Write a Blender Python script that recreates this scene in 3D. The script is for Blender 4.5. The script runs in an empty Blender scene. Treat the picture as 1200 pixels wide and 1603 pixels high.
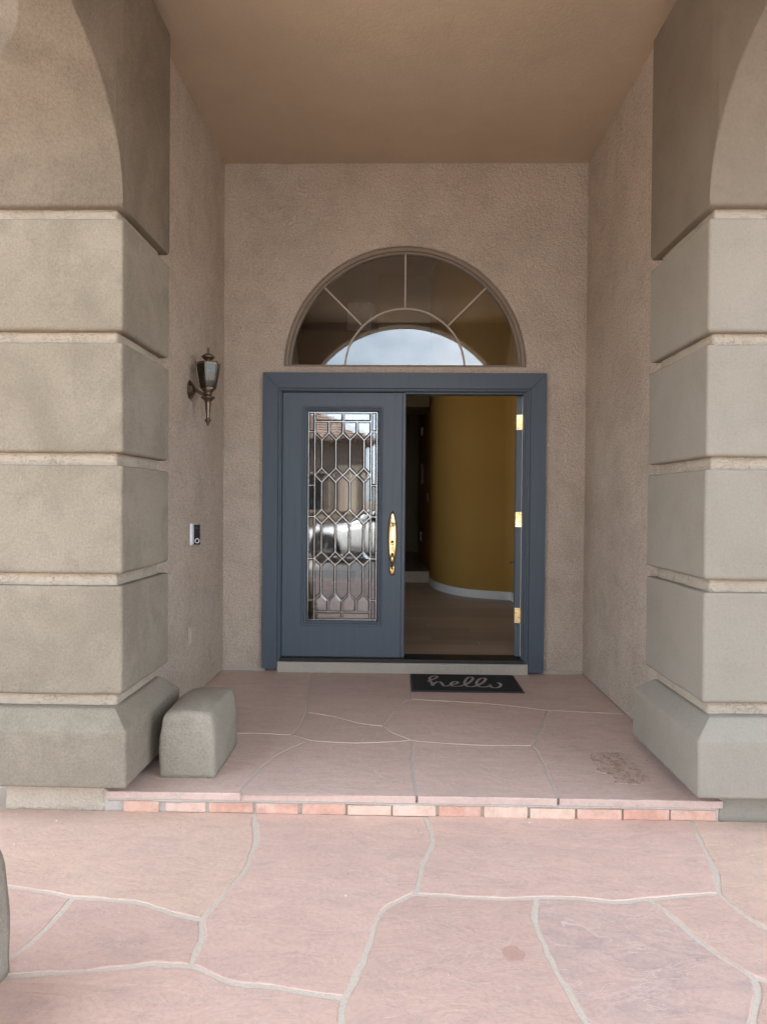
import bpy, bmesh, math, random
from mathutils import Vector, Matrix, noise
R = math.radians
PI = math.pi
random.seed(7)
sc = bpy.context.scene
col = sc.collection

# ------------------------------------------------------------ camera, world, sun, exposure
cd = bpy.data.cameras.new('camera'); cam = bpy.data.objects.new('camera', cd); col.objects.link(cam)
cd.sensor_width = 36; cd.sensor_fit = 'AUTO'; cd.lens = 1064.0*36/1603
cd.clip_start = .05; cd.clip_end = 2000
cam.matrix_world = Matrix.Translation((0, -5.14, 1.385)) @ (Matrix.Rotation(R(1.18), 4, 'Z') @ Matrix.Rotation(R(90-.86), 4, 'X') @ Matrix.Rotation(R(.45), 4, 'Z'))
sc.camera = cam

SUN_EL, SUN_AZ = 60, -28            # azimuth measured from +Y (behind the house), negative = to the left
w = bpy.data.worlds.new('World'); sc.world = w; w.use_nodes = True
nt = w.node_tree; nt.nodes.clear()
out = nt.nodes.new('ShaderNodeOutputWorld'); bg = nt.nodes.new('ShaderNodeBackground'); bg.inputs['Strength'].default_value = .15
sky = nt.nodes.new('ShaderNodeTexSky'); sky.sky_type = 'NISHITA'; sky.sun_disc = False
sky.sun_elevation = R(SUN_EL); sky.sun_rotation = R(SUN_AZ); sky.air_density = 1.0; sky.dust_density = 2.0
tc = nt.nodes.new('ShaderNodeTexCoord'); mp = nt.nodes.new('ShaderNodeMapping'); mp.inputs['Scale'].default_value = (1, 1, 2.2)
ns = nt.nodes.new('ShaderNodeTexNoise'); ns.inputs['Scale'].default_value = 2.6; ns.inputs['Detail'].default_value = 8; ns.inputs['Roughness'].default_value = .58
rp = nt.nodes.new('ShaderNodeValToRGB'); rp.color_ramp.elements[0].position = .36; rp.color_ramp.elements[1].position = .62
mx = nt.nodes.new('ShaderNodeMix'); mx.data_type = 'RGBA'
mx.inputs[7].default_value = (8.0, 8.8, 9.8, 1)          # cloud brightness, in the sky texture's own units
nt.links.new(tc.outputs['Generated'], mp.inputs[0]); nt.links.new(mp.outputs[0], ns.inputs['Vector'])
nt.links.new(ns.outputs['Fac'], rp.inputs[0]); nt.links.new(rp.outputs[0], mx.inputs[0])
nt.links.new(sky.outputs[0], mx.inputs[6]); nt.links.new(mx.outputs[2], bg.inputs[0]); nt.links.new(bg.outputs[0], out.inputs[0])

sl = bpy.data.lights.new('sun', 'SUN'); sl.energy = 4.0; sl.angle = R(3); sl.color = (1, .95, .88)
so = bpy.data.objects.new('sun', sl); col.objects.link(so)
sd = Vector((math.sin(R(SUN_AZ))*math.cos(R(SUN_EL)), math.cos(R(SUN_AZ))*math.cos(R(SUN_EL)), math.sin(R(SUN_EL))))
so.rotation_euler = sd.to_track_quat('Z', 'Y').to_euler()
so.location = (0, 0, 12)

vs = sc.view_settings; vs.view_transform = 'Standard'; vs.look = 'None'; vs.gamma = 1; vs.use_curve_mapping = False
vs.exposure = 2.25

# ------------------------------------------------------------ materials
class NT:
    def __init__(s, name):
        s.m = bpy.data.materials.new(name); s.m.use_nodes = True; s.t = s.m.node_tree
        s.b = s.t.nodes['Principled BSDF']; s.o = s.t.nodes['Material Output']
        s.tc = s.t.nodes.new('ShaderNodeTexCoord')
    def n(s, typ, **k):
        x = s.t.nodes.new(typ)
        for a, v in k.items(): setattr(x, a, v)
        return x
    def l(s, a, b): s.t.links.new(a, b)
    def noise(s, scale, detail=4, rough=.55, vec=None, dist=0):
        x = s.n('ShaderNodeTexNoise'); x.inputs['Scale'].default_value = scale; x.inputs['Detail'].default_value = detail
        x.inputs['Roughness'].default_value = rough; x.inputs['Distortion'].default_value = dist
        s.l(vec or s.tc.outputs['Object'], x.inputs['Vector']); return x.outputs['Fac']
    def vor(s, scale, feature='F1', vec=None):
        x = s.n('ShaderNodeTexVoronoi'); x.feature = feature; x.inputs['Scale'].default_value = scale
        s.l(vec or s.tc.outputs['Object'], x.inputs['Vector']); return x.outputs['Distance']
    def ramp(s, fac, stops):
        x = s.n('ShaderNodeValToRGB'); e = x.color_ramp.elements
        while len(e) < len(stops): e.new(.5)
        for i, (p, c) in enumerate(stops):
            e[i].position = p; e[i].color = (c, c, c, 1) if isinstance(c, (int, float)) else (*c, 1)
        s.l(fac, x.inputs[0]); return x.outputs[0]
    def mix(s, a, b, fac, mode='MIX'):
        x = s.n('ShaderNodeMix'); x.data_type = 'RGBA'; x.blend_type = mode
        for i, v in ((6, a), (7, b)):
            if isinstance(v, tuple): x.inputs[i].default_value = (*v, 1)
            else: s.l(v, x.inputs[i])
        if isinstance(fac, (int, float)): x.inputs[0].default_value = fac
        else: s.l(fac, x.inputs[0])
        return x.outputs[2]
    def math(s, op, a, b):
        x = s.n('ShaderNodeMath'); x.operation = op
        for i, v in ((0, a), (1, b)):
            if isinstance(v, (int, float)): x.inputs[i].default_value = v
            else: s.l(v, x.inputs[i])
        return x.outputs[0]
    def bump(s, h, strength, dist, normal=None):
        x = s.n('ShaderNodeBump'); x.inputs['Strength'].default_value = strength; x.inputs['Distance'].default_value = dist
        s.l(h, x.inputs['Height'])
        if normal: s.l(normal, x.inputs['Normal'])
        s.l(x.outputs[0], s.b.inputs['Normal']); return x.outputs[0]
    def set(s, colr=None, rough=.8, metal=0, spec=.3):
        if colr is not None:
            if isinstance(colr, tuple): s.b.inputs['Base Color'].default_value = (*colr, 1)
            else: s.l(colr, s.b.inputs['Base Color'])
        s.b.inputs['Roughness'].default_value = rough; s.b.inputs['Metallic'].default_value = metal
        s.b.inputs['Specular IOR Level'].default_value = spec
        return s.m

def stucco(name, c1, c2, lump=34, strength=.8, stain=.25, dist=.008, grain=.12):
    s = NT(name)
    big = s.noise(1.1, 5, .6); mid = s.noise(7, 4, .6); fine = s.noise(95, 5, .75)
    c = s.mix(c1, c2, s.ramp(big, [(.36, 0), (.66, 1)]))
    dirt = tuple(v*.62 for v in c1)
    c = s.mix(c, dirt, s.math('MULTIPLY', s.ramp(mid, [(.52, 0), (.78, 1)]), stain))
    blot = s.ramp(s.noise(2.6, 6, .68, dist=.6), [(.45, 0), (.62, 1)])
    c = s.mix(c, tuple(v*.80 for v in c1), s.math('MULTIPLY', blot, min(1, stain*1.3)))
    sp = s.ramp(fine, [(.3, 1-grain*2), (.55, 1), (.8, 1+grain)])
    c = s.mix(c, sp, 1, 'MULTIPLY')
    a = s.noise(lump, 3, .6, dist=.8); b = s.noise(lump*4.2, 3, .65)
    h = s.math('ADD', s.ramp(a, [(.36, 0), (.6, 1)]), s.math('MULTIPLY', b, .55))
    s.bump(h, strength, dist)
    return s.set(c, .92, 0, .15)

M = {}
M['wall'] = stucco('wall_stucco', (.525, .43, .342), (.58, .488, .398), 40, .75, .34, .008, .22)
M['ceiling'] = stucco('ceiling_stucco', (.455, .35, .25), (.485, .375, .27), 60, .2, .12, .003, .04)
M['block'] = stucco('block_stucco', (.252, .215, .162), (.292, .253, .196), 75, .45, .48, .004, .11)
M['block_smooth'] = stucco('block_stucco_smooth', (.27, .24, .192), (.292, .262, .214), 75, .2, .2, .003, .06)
M['concrete'] = stucco('cast_concrete', (.30, .265, .207), (.33, .297, .238), 70, .45, .4, .004, .12)
M['arch'] = stucco('arch_stucco_shaded', (.185, .15, .11), (.215, .175, .132), 75, .4, .45, .004, .14)  # darker than the blocks: shade at the pillar tops put into the colour
M['arch_smooth'] = stucco('arch_stucco_smooth_shaded', (.185, .15, .112), (.205, .17, .13), 75, .16, .25, .003, .06)  # right-hand arch, overhead shade likewise put into its base colour
M['plinth'] = stucco('plinth_cement', (.52, .44, .35), (.58, .50, .41), 40, .6, .3, .006, .1)

def groove():
    s = NT('groove_stucco')
    n = s.noise(9, 5, .65)
    c = s.mix((.37, .31, .24), (.46, .39, .305), n)
    vec = s.n('ShaderNodeMapping'); vec.inputs['Scale'].default_value = (1, 1, 1.8); s.l(s.tc.outputs['Object'], vec.inputs[0])
    v = s.noise(24, 4, .65, vec.outputs[0], 1.2)
    cr = s.ramp(v, [(.478, 1), (.497, .3), (.516, 1)])
    crm = s.mix((1., 1., 1.), cr, s.ramp(s.noise(7, 3), [(.44, 0), (.54, 1)]))
    c = s.mix(c, crm, .8, 'MULTIPLY')
    s.bump(s.math('ADD', s.ramp(v, [(.47, 0), (.52, 1)]), s.noise(60, 3, .6)), .55, .006)
    return s.set(c, .9, 0, .15)
M['groove'] = groove()

def sandstone(name, c1, c2, c3, patch=.5, cleft=.6):
    s = NT(name)
    oi = s.n('ShaderNodeObjectInfo')
    add = s.n('ShaderNodeVectorMath'); add.operation = 'ADD'
    sh = s.n('ShaderNodeVectorMath'); sh.operation = 'SCALE'; sh.inputs[3].default_value = 17.0
    cmb = s.n('ShaderNodeCombineXYZ'); s.l(oi.outputs['Random'], cmb.inputs[0]); s.l(oi.outputs['Random'], cmb.inputs[1])
    s.l(cmb.outputs[0], sh.inputs[0]); s.l(s.tc.outputs['Object'], add.inputs[0]); s.l(sh.outputs[0], add.inputs[1])
    V = add.outputs[0]
    mpn = s.n('ShaderNodeMapping'); mpn.inputs['Scale'].default_value = (1, 2.1, 1); s.l(V, mpn.inputs[0]); S = mpn.outputs[0]
    big = s.noise(1.6, 6, .62, V); mid = s.noise(5.5, 6, .66, S, .6); fine = s.noise(60, 4, .7, V)
    c = s.mix(c1, c2, s.ramp(big, [(.3, 0), (.7, 1)]))
    c = s.mix(c, c3, s.math('MULTIPLY', s.ramp(mid, [(.45, 0), (.66, 1)]), patch))
    # thin pale weathered scratches and clefts
    r = s.noise(4.2, 7, .72, S, 1.4)
    cl = s.ramp(r, [(.495, 0), (.505, 1), (.515, 1), (.53, 0)])
    m2 = s.ramp(s.noise(2.2, 3, .6, V), [(.48, 0), (.62, 1)])
    c = s.mix(c, (.62, .46, .39), s.math('MULTIPLY', s.math('MULTIPLY', cl, m2), cleft))
    sp = s.ramp(fine, [(.25, .86), (.5, 1), (.8, 1.08)])
    c = s.mix(c, sp, 1, 'MULTIPLY')
    # flaked rims: thin curved outlines where a layer of the stone has lifted
    fl = s.noise(3.1, 3, .5, V, .9)
    rim = s.math('MULTIPLY', s.ramp(fl, [(.575, 0), (.583, 1), (.590, 1), (.60, 0)]), s.ramp(s.noise(1.7, 2, .5, V), [(.5, 0), (.6, .8)]))
    c = s.mix(c, (.70, .55, .47), s.math('MULTIPLY', s.math('MULTIPLY', rim, s.ramp(s.noise(9, 3, .6, V), [(.48, 0), (.6, 1)])), cleft*.7))
    drk = s.math('MULTIPLY', s.ramp(s.noise(6.5, 6, .75, S, 1.1), [(.575, 0), (.60, 1), (.64, 0)]), .3)
    c = s.mix(c, tuple(v*.72 for v in c3), drk)
    pits = s.ramp(s.noise(24, 3, .6, V), [(.70, 1), (.76, .6)])
    c = s.mix(c, pits, .5, 'MULTIPLY')
    var = s.ramp(oi.outputs['Random'], [(0, .93), (1, 1.06)])
    c = s.mix(c, var, 1, 'MULTIPLY')
    n1 = s.bump(s.ramp(r, [(.42, 0), (.50, .55), (.515, .8), (.6, 1)]), .25, .005)
    s.bump(s.noise(14, 6, .7, V), .22, .005, n1)
    s.l(s.ramp(mid, [(.3, .42), (.7, .62)]), s.b.inputs['Roughness'])
    m = s.set(c, .5, 0, .35)
    return m
M['stone'] = sandstone('pink_sandstone', (.62, .43, .345), (.555, .38, .31), (.455, .325, .275))
M['stone_grey'] = sandstone('greyish_sandstone', (.485, .345, .295), (.60, .42, .345), (.40, .305, .275), .75, 1.0)
M['stone_warm'] = sandstone('peach_sandstone', (.645, .46, .355), (.59, .41, .325), (.50, .355, .29))
M['porch_stone'] = sandstone('porch_sandstone', (.55, .40, .335), (.505, .365, .31), (.42, .315, .265), .4, .4)

def mortar(name, c1, c2):
    s = NT(name); n = s.noise(8, 5, .7); f = s.noise(120, 3, .7)
    c = s.mix(c1, c2, n); c = s.mix(c, s.ramp(f, [(.3, .88), (.6, 1.04)]), 1, 'MULTIPLY')
    s.bump(s.noise(40, 4, .7), .45, .005); return s.set(c, .95, 0, .1)
M['mortar'] = mortar('patio_mortar', (.60, .51, .42), (.53, .46, .385))
M['mortar_grey'] = mortar('riser_mortar', (.43, .385, .34), (.49, .44, .385))
M['sill'] = mortar('sill_cement', (.42, .375, .32), (.36, .325, .28))
M['drive'] = mortar('drive_concrete', (.46, .42, .385), (.40, .365, .335))
M['dirt'] = mortar('desert_ground', (.36, .27, .20), (.30, .22, .165))

def brick(name, c1, c2):
    s = NT(name); oi = s.n('ShaderNodeObjectInfo')
    c = s.mix(c1, c2, oi.outputs['Random']); n = s.noise(22, 5, .7)
    c = s.mix(c, s.ramp(n, [(.3, .82), (.6, 1.06)]), 1, 'MULTIPLY')
    c = s.mix(c, (.62, .5, .42), s.ramp(s.noise(9, 4, .7), [(.50, 0), (.70, .7)]))
    s.bump(s.noise(70, 4, .7), .6, .004); return s.set(c, .85, 0, .2)
M['brick'] = brick('orange_brick', (.56, .315, .235), (.60, .38, .29))
M['brick_pale'] = brick('peach_brick', (.66, .475, .37), (.63, .44, .335))

def paint(name, c, rough=.4, spec=.4, grain=.06, vert=True):
    s = NT(name)
    mpn = s.n('ShaderNodeMapping'); mpn.inputs['Scale'].default_value = (60, 60, 2.2) if vert else (2.2, 60, 60)
    s.l(s.tc.outputs['Object'], mpn.inputs[0])
    g = s.noise(1.0, 4, .6, mpn.outputs[0])
    cc = s.mix(c, s.ramp(g, [(.3, 1-grain), (.7, 1+grain)]), 1, 'MULTIPLY')
    cc = s.mix(cc, tuple(v*.8 for v in c), s.ramp(s.noise(3, 4, .6), [(.55, 0), (.8, .5)]))
    s.bump(g, .08, .002); return s.set(cc, rough, 0, spec)
M['door'] = paint('slate_blue_paint', (.076, .097, .120), .42, .35)
M['casing'] = paint('slate_casing_paint', (.068, .086, .107), .45, .35)
M['white_paint'] = paint('white_trim_paint', (.75, .74, .72), .4, .4, .02)
M['yellow'] = stucco('ochre_interior_paint', (.38, .215, .055), (.40, .23, .06), 60, .1, .04, .002, .02)
M['inner_dark'] = stucco('interior_tan_paint', (.28, .22, .14), (.30, .235, .15), 60, .1, .04, .002, .02)
M['window_frame'] = paint('taupe_window_paint', (.22, .17, .125), .5, .3, .03)
M['muntin'] = paint('beige_muntin_paint', (.42, .35, .28), .45, .35, .02)

def simple(name, c, rough=.5, metal=0, spec=.5, bump=0, bs=80):
    s = NT(name); n = s.noise(bs*.2, 4, .6)
    cc = s.mix(c, s.ramp(n, [(.3, .9), (.7, 1.08)]), 1, 'MULTIPLY')
    if bump: s.bump(s.noise(bs, 4, .6), bump, .003)
    return s.set(cc, rough, metal, spec)
M['brass'] = simple('polished_brass', (.82, .66, .34), .12, 1, .5, .05, 40)
M['bronze'] = simple('aged_bronze', (.15, .112, .078), .36, .85, .5, .15, 90)
M['chrome'] = simple('brushed_nickel', (.7, .7, .7), .25, 1)
M['came'] = simple('zinc_came', (.62, .62, .60), .25, 1)
M['rubber'] = simple('black_threshold', (.02, .018, .017), .5, 0, .4)
M['plastic_white'] = simple('white_plastic', (.72, .72, .76), .35)
M['plastic_black'] = simple('gloss_black_plastic', (.008, .008, .009), .15)
M['plate'] = simple('painted_cover_plate', (.45, .385, .32), .6, 0, .3)
M['tyre'] = simple('tyre_rubber', (.02, .02, .02), .8)
M['rim'] = simple('alloy_rim', (.5, .5, .52), .3, 1)
M['car_white'] = simple('white_car_paint', (.78, .79, .80), .2, 0, .6)
M['car_glass'] = simple('dark_car_glass', (.015, .018, .02), .05, 0, .8)
M['car_trim'] = simple('black_car_trim', (.02, .02, .02), .5)
M['lamp_lens'] = simple('headlight_lens', (.6, .62, .65), .1)
M['far_stucco'] = stucco('far_house_stucco', (.17, .138, .115), (.20, .165, .14), 30, .5, .3)
M['roof_tile'] = brick('clay_roof_tile', (.175, .12, .098), (.14, .10, .085))
M['chip'] = simple('pale_chip', (.60, .53, .46), .8)

def mat_fabric():
    s = NT('charcoal_mat_pile'); f = s.noise(420, 3, .7); b = s.noise(14, 4, .7)
    c = s.mix((.026, .026, .028), (.05, .049, .05), f)
    c = s.mix(c, (.09, .08, .075), s.ramp(b, [(.6, 0), (.85, .4)]))
    s.bump(f, 1, .004); return s.set(c, .95, 0, .1)
M['mat'] = mat_fabric()
M['mat_edge'] = simple('mat_rubber_edge', (.075, .066, .062), .8, 0, .2)
M['mat_text'] = simple('mat_beige_print', (.36, .33, .30), .9, 0, .1, .5, 300)

def plank():
    s = NT('wood_look_tile'); oi = s.n('ShaderNodeObjectInfo')
    mpn = s.n('ShaderNodeMapping'); mpn.inputs['Scale'].default_value = (1.5, 16, 1); s.l(s.tc.outputs['Object'], mpn.inputs[0])
    g = s.noise(2, 6, .7, mpn.outputs[0], .5)
    c = s.mix((.30, .215, .155), (.40, .30, .225), g)
    c = s.mix(c, s.ramp(oi.outputs['Random'], [(0, .8), (1, 1.15)]), 1, 'MULTIPLY')
    s.bump(g, .15, .002); return s.set(c, .36, 0, .4)
M['plank'] = plank()
M['tile'] = simple('tan_step_tile', (.40, .32, .235), .5, 0, .4)

def glass(name, ior=1.75, rough=.0, bump=0, bs=60, tint=(.82, .84, .83)):
    s = NT(name); s.t.nodes.remove(s.b)
    g = s.n('ShaderNodeBsdfGlossy'); g.inputs['Roughness'].default_value = rough; g.inputs['Color'].default_value = (1, 1, 1, 1)
    t = s.n('ShaderNodeBsdfTransparent'); t.inputs['Color'].default_value = (*tint, 1)
    f = s.n('ShaderNodeFresnel'); f.inputs['IOR'].default_value = ior
    m = s.n('ShaderNodeMixShader'); s.l(f.outputs[0], m.inputs[0]); s.l(t.outputs[0], m.inputs[1]); s.l(g.outputs[0], m.inputs[2])
    if bump:
        b = s.n('ShaderNodeBump'); b.inputs['Strength'].default_value = bump; b.inputs['Distance'].default_value = .002
        s.l(s.noise(bs, 3, .6), b.inputs['Height']); s.l(b.outputs[0], g.inputs['Normal'])
    s.l(m.outputs[0], s.o.inputs[0]); return s.m
M['glass'] = glass('window_glass', 1.78, .0, .012, 1.2)
M['glass_back'] = glass('inner_door_glass', 1.3)
M['glass_clear'] = glass('bevelled_glass', 2.3, .0, .0)
M['glass_textured'] = glass('granite_textured_glass', 2.0, .0, .007, 150, (.7, .72, .71))
M['glass_lamp'] = glass('smoky_lantern_glass', 1.5, .12, .08, 40, (.5, .48, .44))

# ------------------------------------------------------------ helpers
def tag(o, label=None, cat=None, group=None, kind=None):
    for k, v in (('label', label), ('category', cat), ('group', group), ('kind', kind)):
        if v: o[k] = v
    return o
def empty(name, loc=(0, 0, 0), label=None, cat=None, group=None, kind=None):
    o = bpy.data.objects.new(name, None); col.objects.link(o); o.location = loc; o.empty_display_size = .1
    return tag(o, label, cat, group, kind)
def link(name, me, mat, parent=None):
    o = bpy.data.objects.new(name, me); col.objects.link(o)
    if mat is not None and not me.materials: me.materials.append(M[mat] if isinstance(mat, str) else mat)
    if parent:
        o.parent = parent
        wl = Vector((0, 0, 0)); p = parent
        while p: wl += p.location; p = p.parent
        o.location = -wl                      # mesh data is in world coordinates
    return o
def mesh(name, vs, fs, mat, parent=None, smooth=False, fix=True):
    me = bpy.data.meshes.new(name); me.from_pydata([tuple(v) for v in vs], [], fs); me.update()
    if fix:
        bm = bmesh.new(); bm.from_mesh(me); bmesh.ops.recalc_face_normals(bm, faces=bm.faces); bm.to_mesh(me); bm.free()
    if smooth:
        for p in me.polygons: p.use_smooth = True
    return link(name, me, mat, parent)
def from_bm(name, bm, mat, parent=None, smooth=False):
    bmesh.ops.recalc_face_normals(bm, faces=bm.faces)
    me = bpy.data.meshes.new(name); bm.to_mesh(me); bm.free()
    if smooth:
        for p in me.polygons: p.use_smooth = True
    return link(name, me, mat, parent)
def add_box(bm, x0, x1, y0, y1, z0, z1, bev=0, seg=2, mtx=None):
    r = bmesh.ops.create_cube(bm, size=1); vs = r['verts']
    for v in vs: v.co = Vector(((x0+x1)/2+v.co.x*(x1-x0), (y0+y1)/2+v.co.y*(y1-y0), (z0+z1)/2+v.co.z*(z1-z0)))
    if bev:
        es = list({e for v in vs for e in v.link_edges})
        g = bmesh.ops.bevel(bm, geom=es, offset=bev, segments=seg, affect='EDGES', profile=.5)
        vs = list({v for f in g['faces'] for v in f.verts} | {v for v in vs if v.is_valid})
    if mtx:
        for v in vs: v.co = mtx @ v.co
def box(name, x0, x1, y0, y1, z0, z1, mat, parent=None, bev=.003, seg=2, mtx=None):
    bm = bmesh.new(); add_box(bm, x0, x1, y0, y1, z0, z1, bev, seg, mtx); return from_bm(name, bm, mat, parent)
def lathe_v(prof, cx, cy, n=24, rot=0):
    vs, fs = [], []
    for r, z in prof:
        for i in range(n):
            a = 2*PI*i/n+rot; vs.append((cx+r*math.cos(a), cy+r*math.sin(a), z))
    for j in range(len(prof)-1):
        for i in range(n):
            fs.append((j*n+i, j*n+(i+1) % n, (j+1)*n+(i+1) % n, (j+1)*n+i))
    fs.append(tuple(range(n))); fs.append(tuple((len(prof)-1)*n+i for i in range(n)))
    return vs, fs
def lathe(name, prof, cx, cy, mat, parent, n=24, smooth=True, rot=0):
    vs, fs = lathe_v(prof, cx, cy, n, rot); return mesh(name, vs, fs, mat, parent, smooth)
def tube(name, pts, rad, mat, parent=None, n=10, smooth=True, flat=1.0):
    pts = [Vector(p) for p in pts]; rad = rad if isinstance(rad, (list, tuple)) else [rad]*len(pts)
    vs, fs = [], []
    up = Vector((0, 0, 1))
    for i, p in enumerate(pts):
        t = (pts[min(i+1, len(pts)-1)]-pts[max(i-1, 0)]).normalized()
        a = t.cross(up)
        if a.length < .05: a = t.cross(Vector((1, 0, 0)))
        a.normalize(); b = t.cross(a).normalized()
        for k in range(n):
            q = 2*PI*k/n; vs.append(p+a*math.cos(q)*rad[i]+b*math.sin(q)*rad[i]*flat)
    for j in range(len(pts)-1):
        for k in range(n): fs.append((j*n+k, j*n+(k+1) % n, (j+1)*n+(k+1) % n, (j+1)*n+k))
    fs.append(tuple(range(n))); fs.append(tuple((len(pts)-1)*n+i for i in range(n)))
    return mesh(name, vs, fs, mat, parent, smooth)
def rrect(x0, x1, y0, y1, r, seg=8, cs=4):
    """points of a rounded rectangle, sides divided, counter-clockwise"""
    P = []
    cor = [(x1-r, y0+r, -90), (x1-r, y1-r, 0), (x0+r, y1-r, 90), (x0+r, y0+r, 180)]
    for i, (cx, cy, a0) in enumerate(cor):
        for k in range(cs+1):
            a = R(a0+90*k/cs); P.append((cx+r*math.cos(a), cy+r*math.sin(a)))
        nx, ny, na = cor[(i+1) % 4]; q = (nx+r*math.cos(R(na)), ny+r*math.sin(R(na))); p = P[-1]
        Ls = math.hypot(q[0]-p[0], q[1]-p[1]); sup = min(.1, .005/max(Ls, 1e-6))
        for t in [sup]+[k/seg for k in range(1, seg)]+[1-sup]: P.append((p[0]+(q[0]-p[0])*t, p[1]+(q[1]-p[1])*t))
    return P
def loft(name, rect, prof, mat, parent, r=.014, amp=.0012, seed=0, seg=10, top_bulge=0):
    """stack of rounded rectangles: prof = (inset, z) from bottom to top, slightly uneven by hand"""
    vs, fs = [], []; x0, x1, y0, y1 = rect; n = None
    for ins, z in prof:
        P = rrect(x0+ins, x1-ins, y0+ins, y1-ins, max(r-ins*.3, .003), seg); n = len(P)
        for x, y in P: vs.append(Vector((x, y, z)))
    for j in range(len(prof)-1):
        for i in range(n): fs.append((j*n+i, j*n+(i+1) % n, (j+1)*n+(i+1) % n, (j+1)*n+i))
    fs.append(tuple(reversed(range(n)))); fs.append(tuple((len(prof)-1)*n+i for i in range(n)))
    if amp:
        for v in vs:
            d = noise.noise_vector(v*5+Vector((seed*3.1, 0, seed)))*amp + noise.noise_vector(v*17+Vector((seed, 4, 0)))*amp*.5
            v += d
    o = mesh(name, vs, fs, mat, parent, True)
    for p in o.data.polygons:
        if len(p.vertices) > 4: p.use_smooth = False
    return o
def round_prof(z0, z1, r, k=4, rows=6, extra=0):
    P = [(extra+r*(1-math.sin(PI/2*i/k)), z0+r*(1-math.cos(PI/2*i/k))) for i in range(k+1)]
    P += [(extra, z0+r+.005)]+[(extra, z0+r+(z1-z0-2*r)*i/rows) for i in range(1, rows)]+[(extra, z1-r-.005)]
    P += [(extra+r*(1-math.cos(PI/2*i/k)), z1-r+r*math.sin(PI/2*i/k)) for i in range(k+1)]
    return P

# ------------------------------------------------------------ ground, patio, porch floor
def sheet(name, x0, x1, y0, y1, z, mat, n=1):
    vs = [(x0+(x1-x0)*i/n, y0+(y1-y0)*j/n, z) for j in range(n+1) for i in range(n+1)]
    fs = [(j*(n+1)+i, j*(n+1)+i+1, (j+1)*(n+1)+i+1, (j+1)*(n+1)+i) for j in range(n) for i in range(n)]
    return tag(mesh(name, vs, fs, mat), kind='structure')
sheet('ground', -300, 300, -300, 300, -.06, 'dirt')
sheet('driveway', -14, 14, -19, -6.9, -.02, 'drive')
patio = tag(box('patio', -6, 6, -6.95, -1.2, -.05, -.0012, 'mortar', None, 0), 'pink sandstone flagstone patio with pale mortar joints', None, None, 'structure')

def chain(D, *parts):
    P = []
    for p in parts:
        if isinstance(p, str):
            q = D[p[1:]][::-1] if p[0] == '-' else D[p]
        else: q = p
        for a in q:
            if not P or (abs(P[-1][0]-a[0])+abs(P[-1][1]-a[1])) > 1e-4: P.append(a)
    if abs(P[0][0]-P[-1][0])+abs(P[0][1]-P[-1][1]) < 1e-4: P.pop()
    return P
def smooth_line(D, step=.035):
    """round and wobble each joint line once, so that both neighbours share it"""
    for k, v in D.items():
        pts = [Vector((*p, 0)) for p in v]; o = [pts[0]]
        for i in range(len(pts)-1):
            a, b = pts[i], pts[i+1]; p0 = pts[max(i-1, 0)]; p3 = pts[min(i+2, len(pts)-1)]
            m = max(1, int((b-a).length/step))
            for j in range(1, m+1):
                t = j/m
                q = .5*((2*a)+(b-p0)*t+(2*p0-5*a+4*b-p3)*t*t+(3*a-p0-3*b+p3)*t**3)
                if j < m or i < len(pts)-2:
                    q = q+noise.noise_vector(q*14)*.006+noise.noise_vector(q*40)*.003
                o.append(q)
        D[k] = [(q.x, q.y) for q in o]
def stone(name, P, zt, zb, gap, mat, parent, lip=.004, seed=0):
    a2 = sum(P[i][0]*P[(i+1) % len(P)][1]-P[(i+1) % len(P)][0]*P[i][1] for i in range(len(P)))
    if a2 < 0: P = P[::-1]
    # even out the point spacing on long straight borders
    Q = []
    for i, p in enumerate(P):
        q = P[(i+1) % len(P)]; Q.append(p); L = math.hypot(q[0]-p[0], q[1]-p[1]); m = int(L/.06)
        for j in range(1, m):
            t = j/m; x, y = p[0]+(q[0]-p[0])*t, p[1]+(q[1]-p[1])*t
            nv = noise.noise_vector(Vector((x*12, y*12, seed)))*.003; Q.append((x+nv.x, y+nv.y))
    P = Q; n = len(P)
    def off(d):
        O = []
        for i in range(n):
            a, b, c = Vector(P[i-1]), Vector(P[i]), Vector(P[(i+1) % n])
            e1 = (b-a); e2 = (c-b); e1 = e1.normalized() if e1.length > 1e-6 else Vector((1, 0)); e2 = e2.normalized() if e2.length > 1e-6 else e1
            n1 = Vector((-e1.y, e1.x)); n2 = Vector((-e2.y, e2.x)); m = n1+n2
            m = m.normalized() if m.length > .2 else n1
            k = min(1/max(m.dot(n1), .45), 1.8)
            w = d*(1+.55*noise.noise(Vector((b.x*7, b.y*7, 3.3+seed)))+.5*noise.noise(Vector((b.x*31, b.y*31, seed))))
            O.append(b+m*w*k)
        return O
    vs, fs = [], []
    r0 = off(gap); r1 = off(gap+lip*.35); r2 = off(gap+lip*1.3)
    dz = [.0016*noise.noise(Vector((p.x*3, p.y*3, seed*5.7))) for p in r2]
    for p in r0: vs.append((p.x, p.y, zb))
    for p in r0: vs.append((p.x, p.y, zt-lip))
    for p, d in zip(r1, dz): vs.append((p.x, p.y, zt-lip*.35+d*.5))
    for p, d in zip(r2, dz): vs.append((p.x, p.y, zt+d))
    for j in range(3):
        for i in range(n): fs.append((j*n+i, j*n+(i+1) % n, (j+1)*n+(i+1) % n, (j+1)*n+i))
    fs.append(tuple(3*n+i for i in range(n)))
    return mesh(name, vs, fs, mat, parent)

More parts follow.
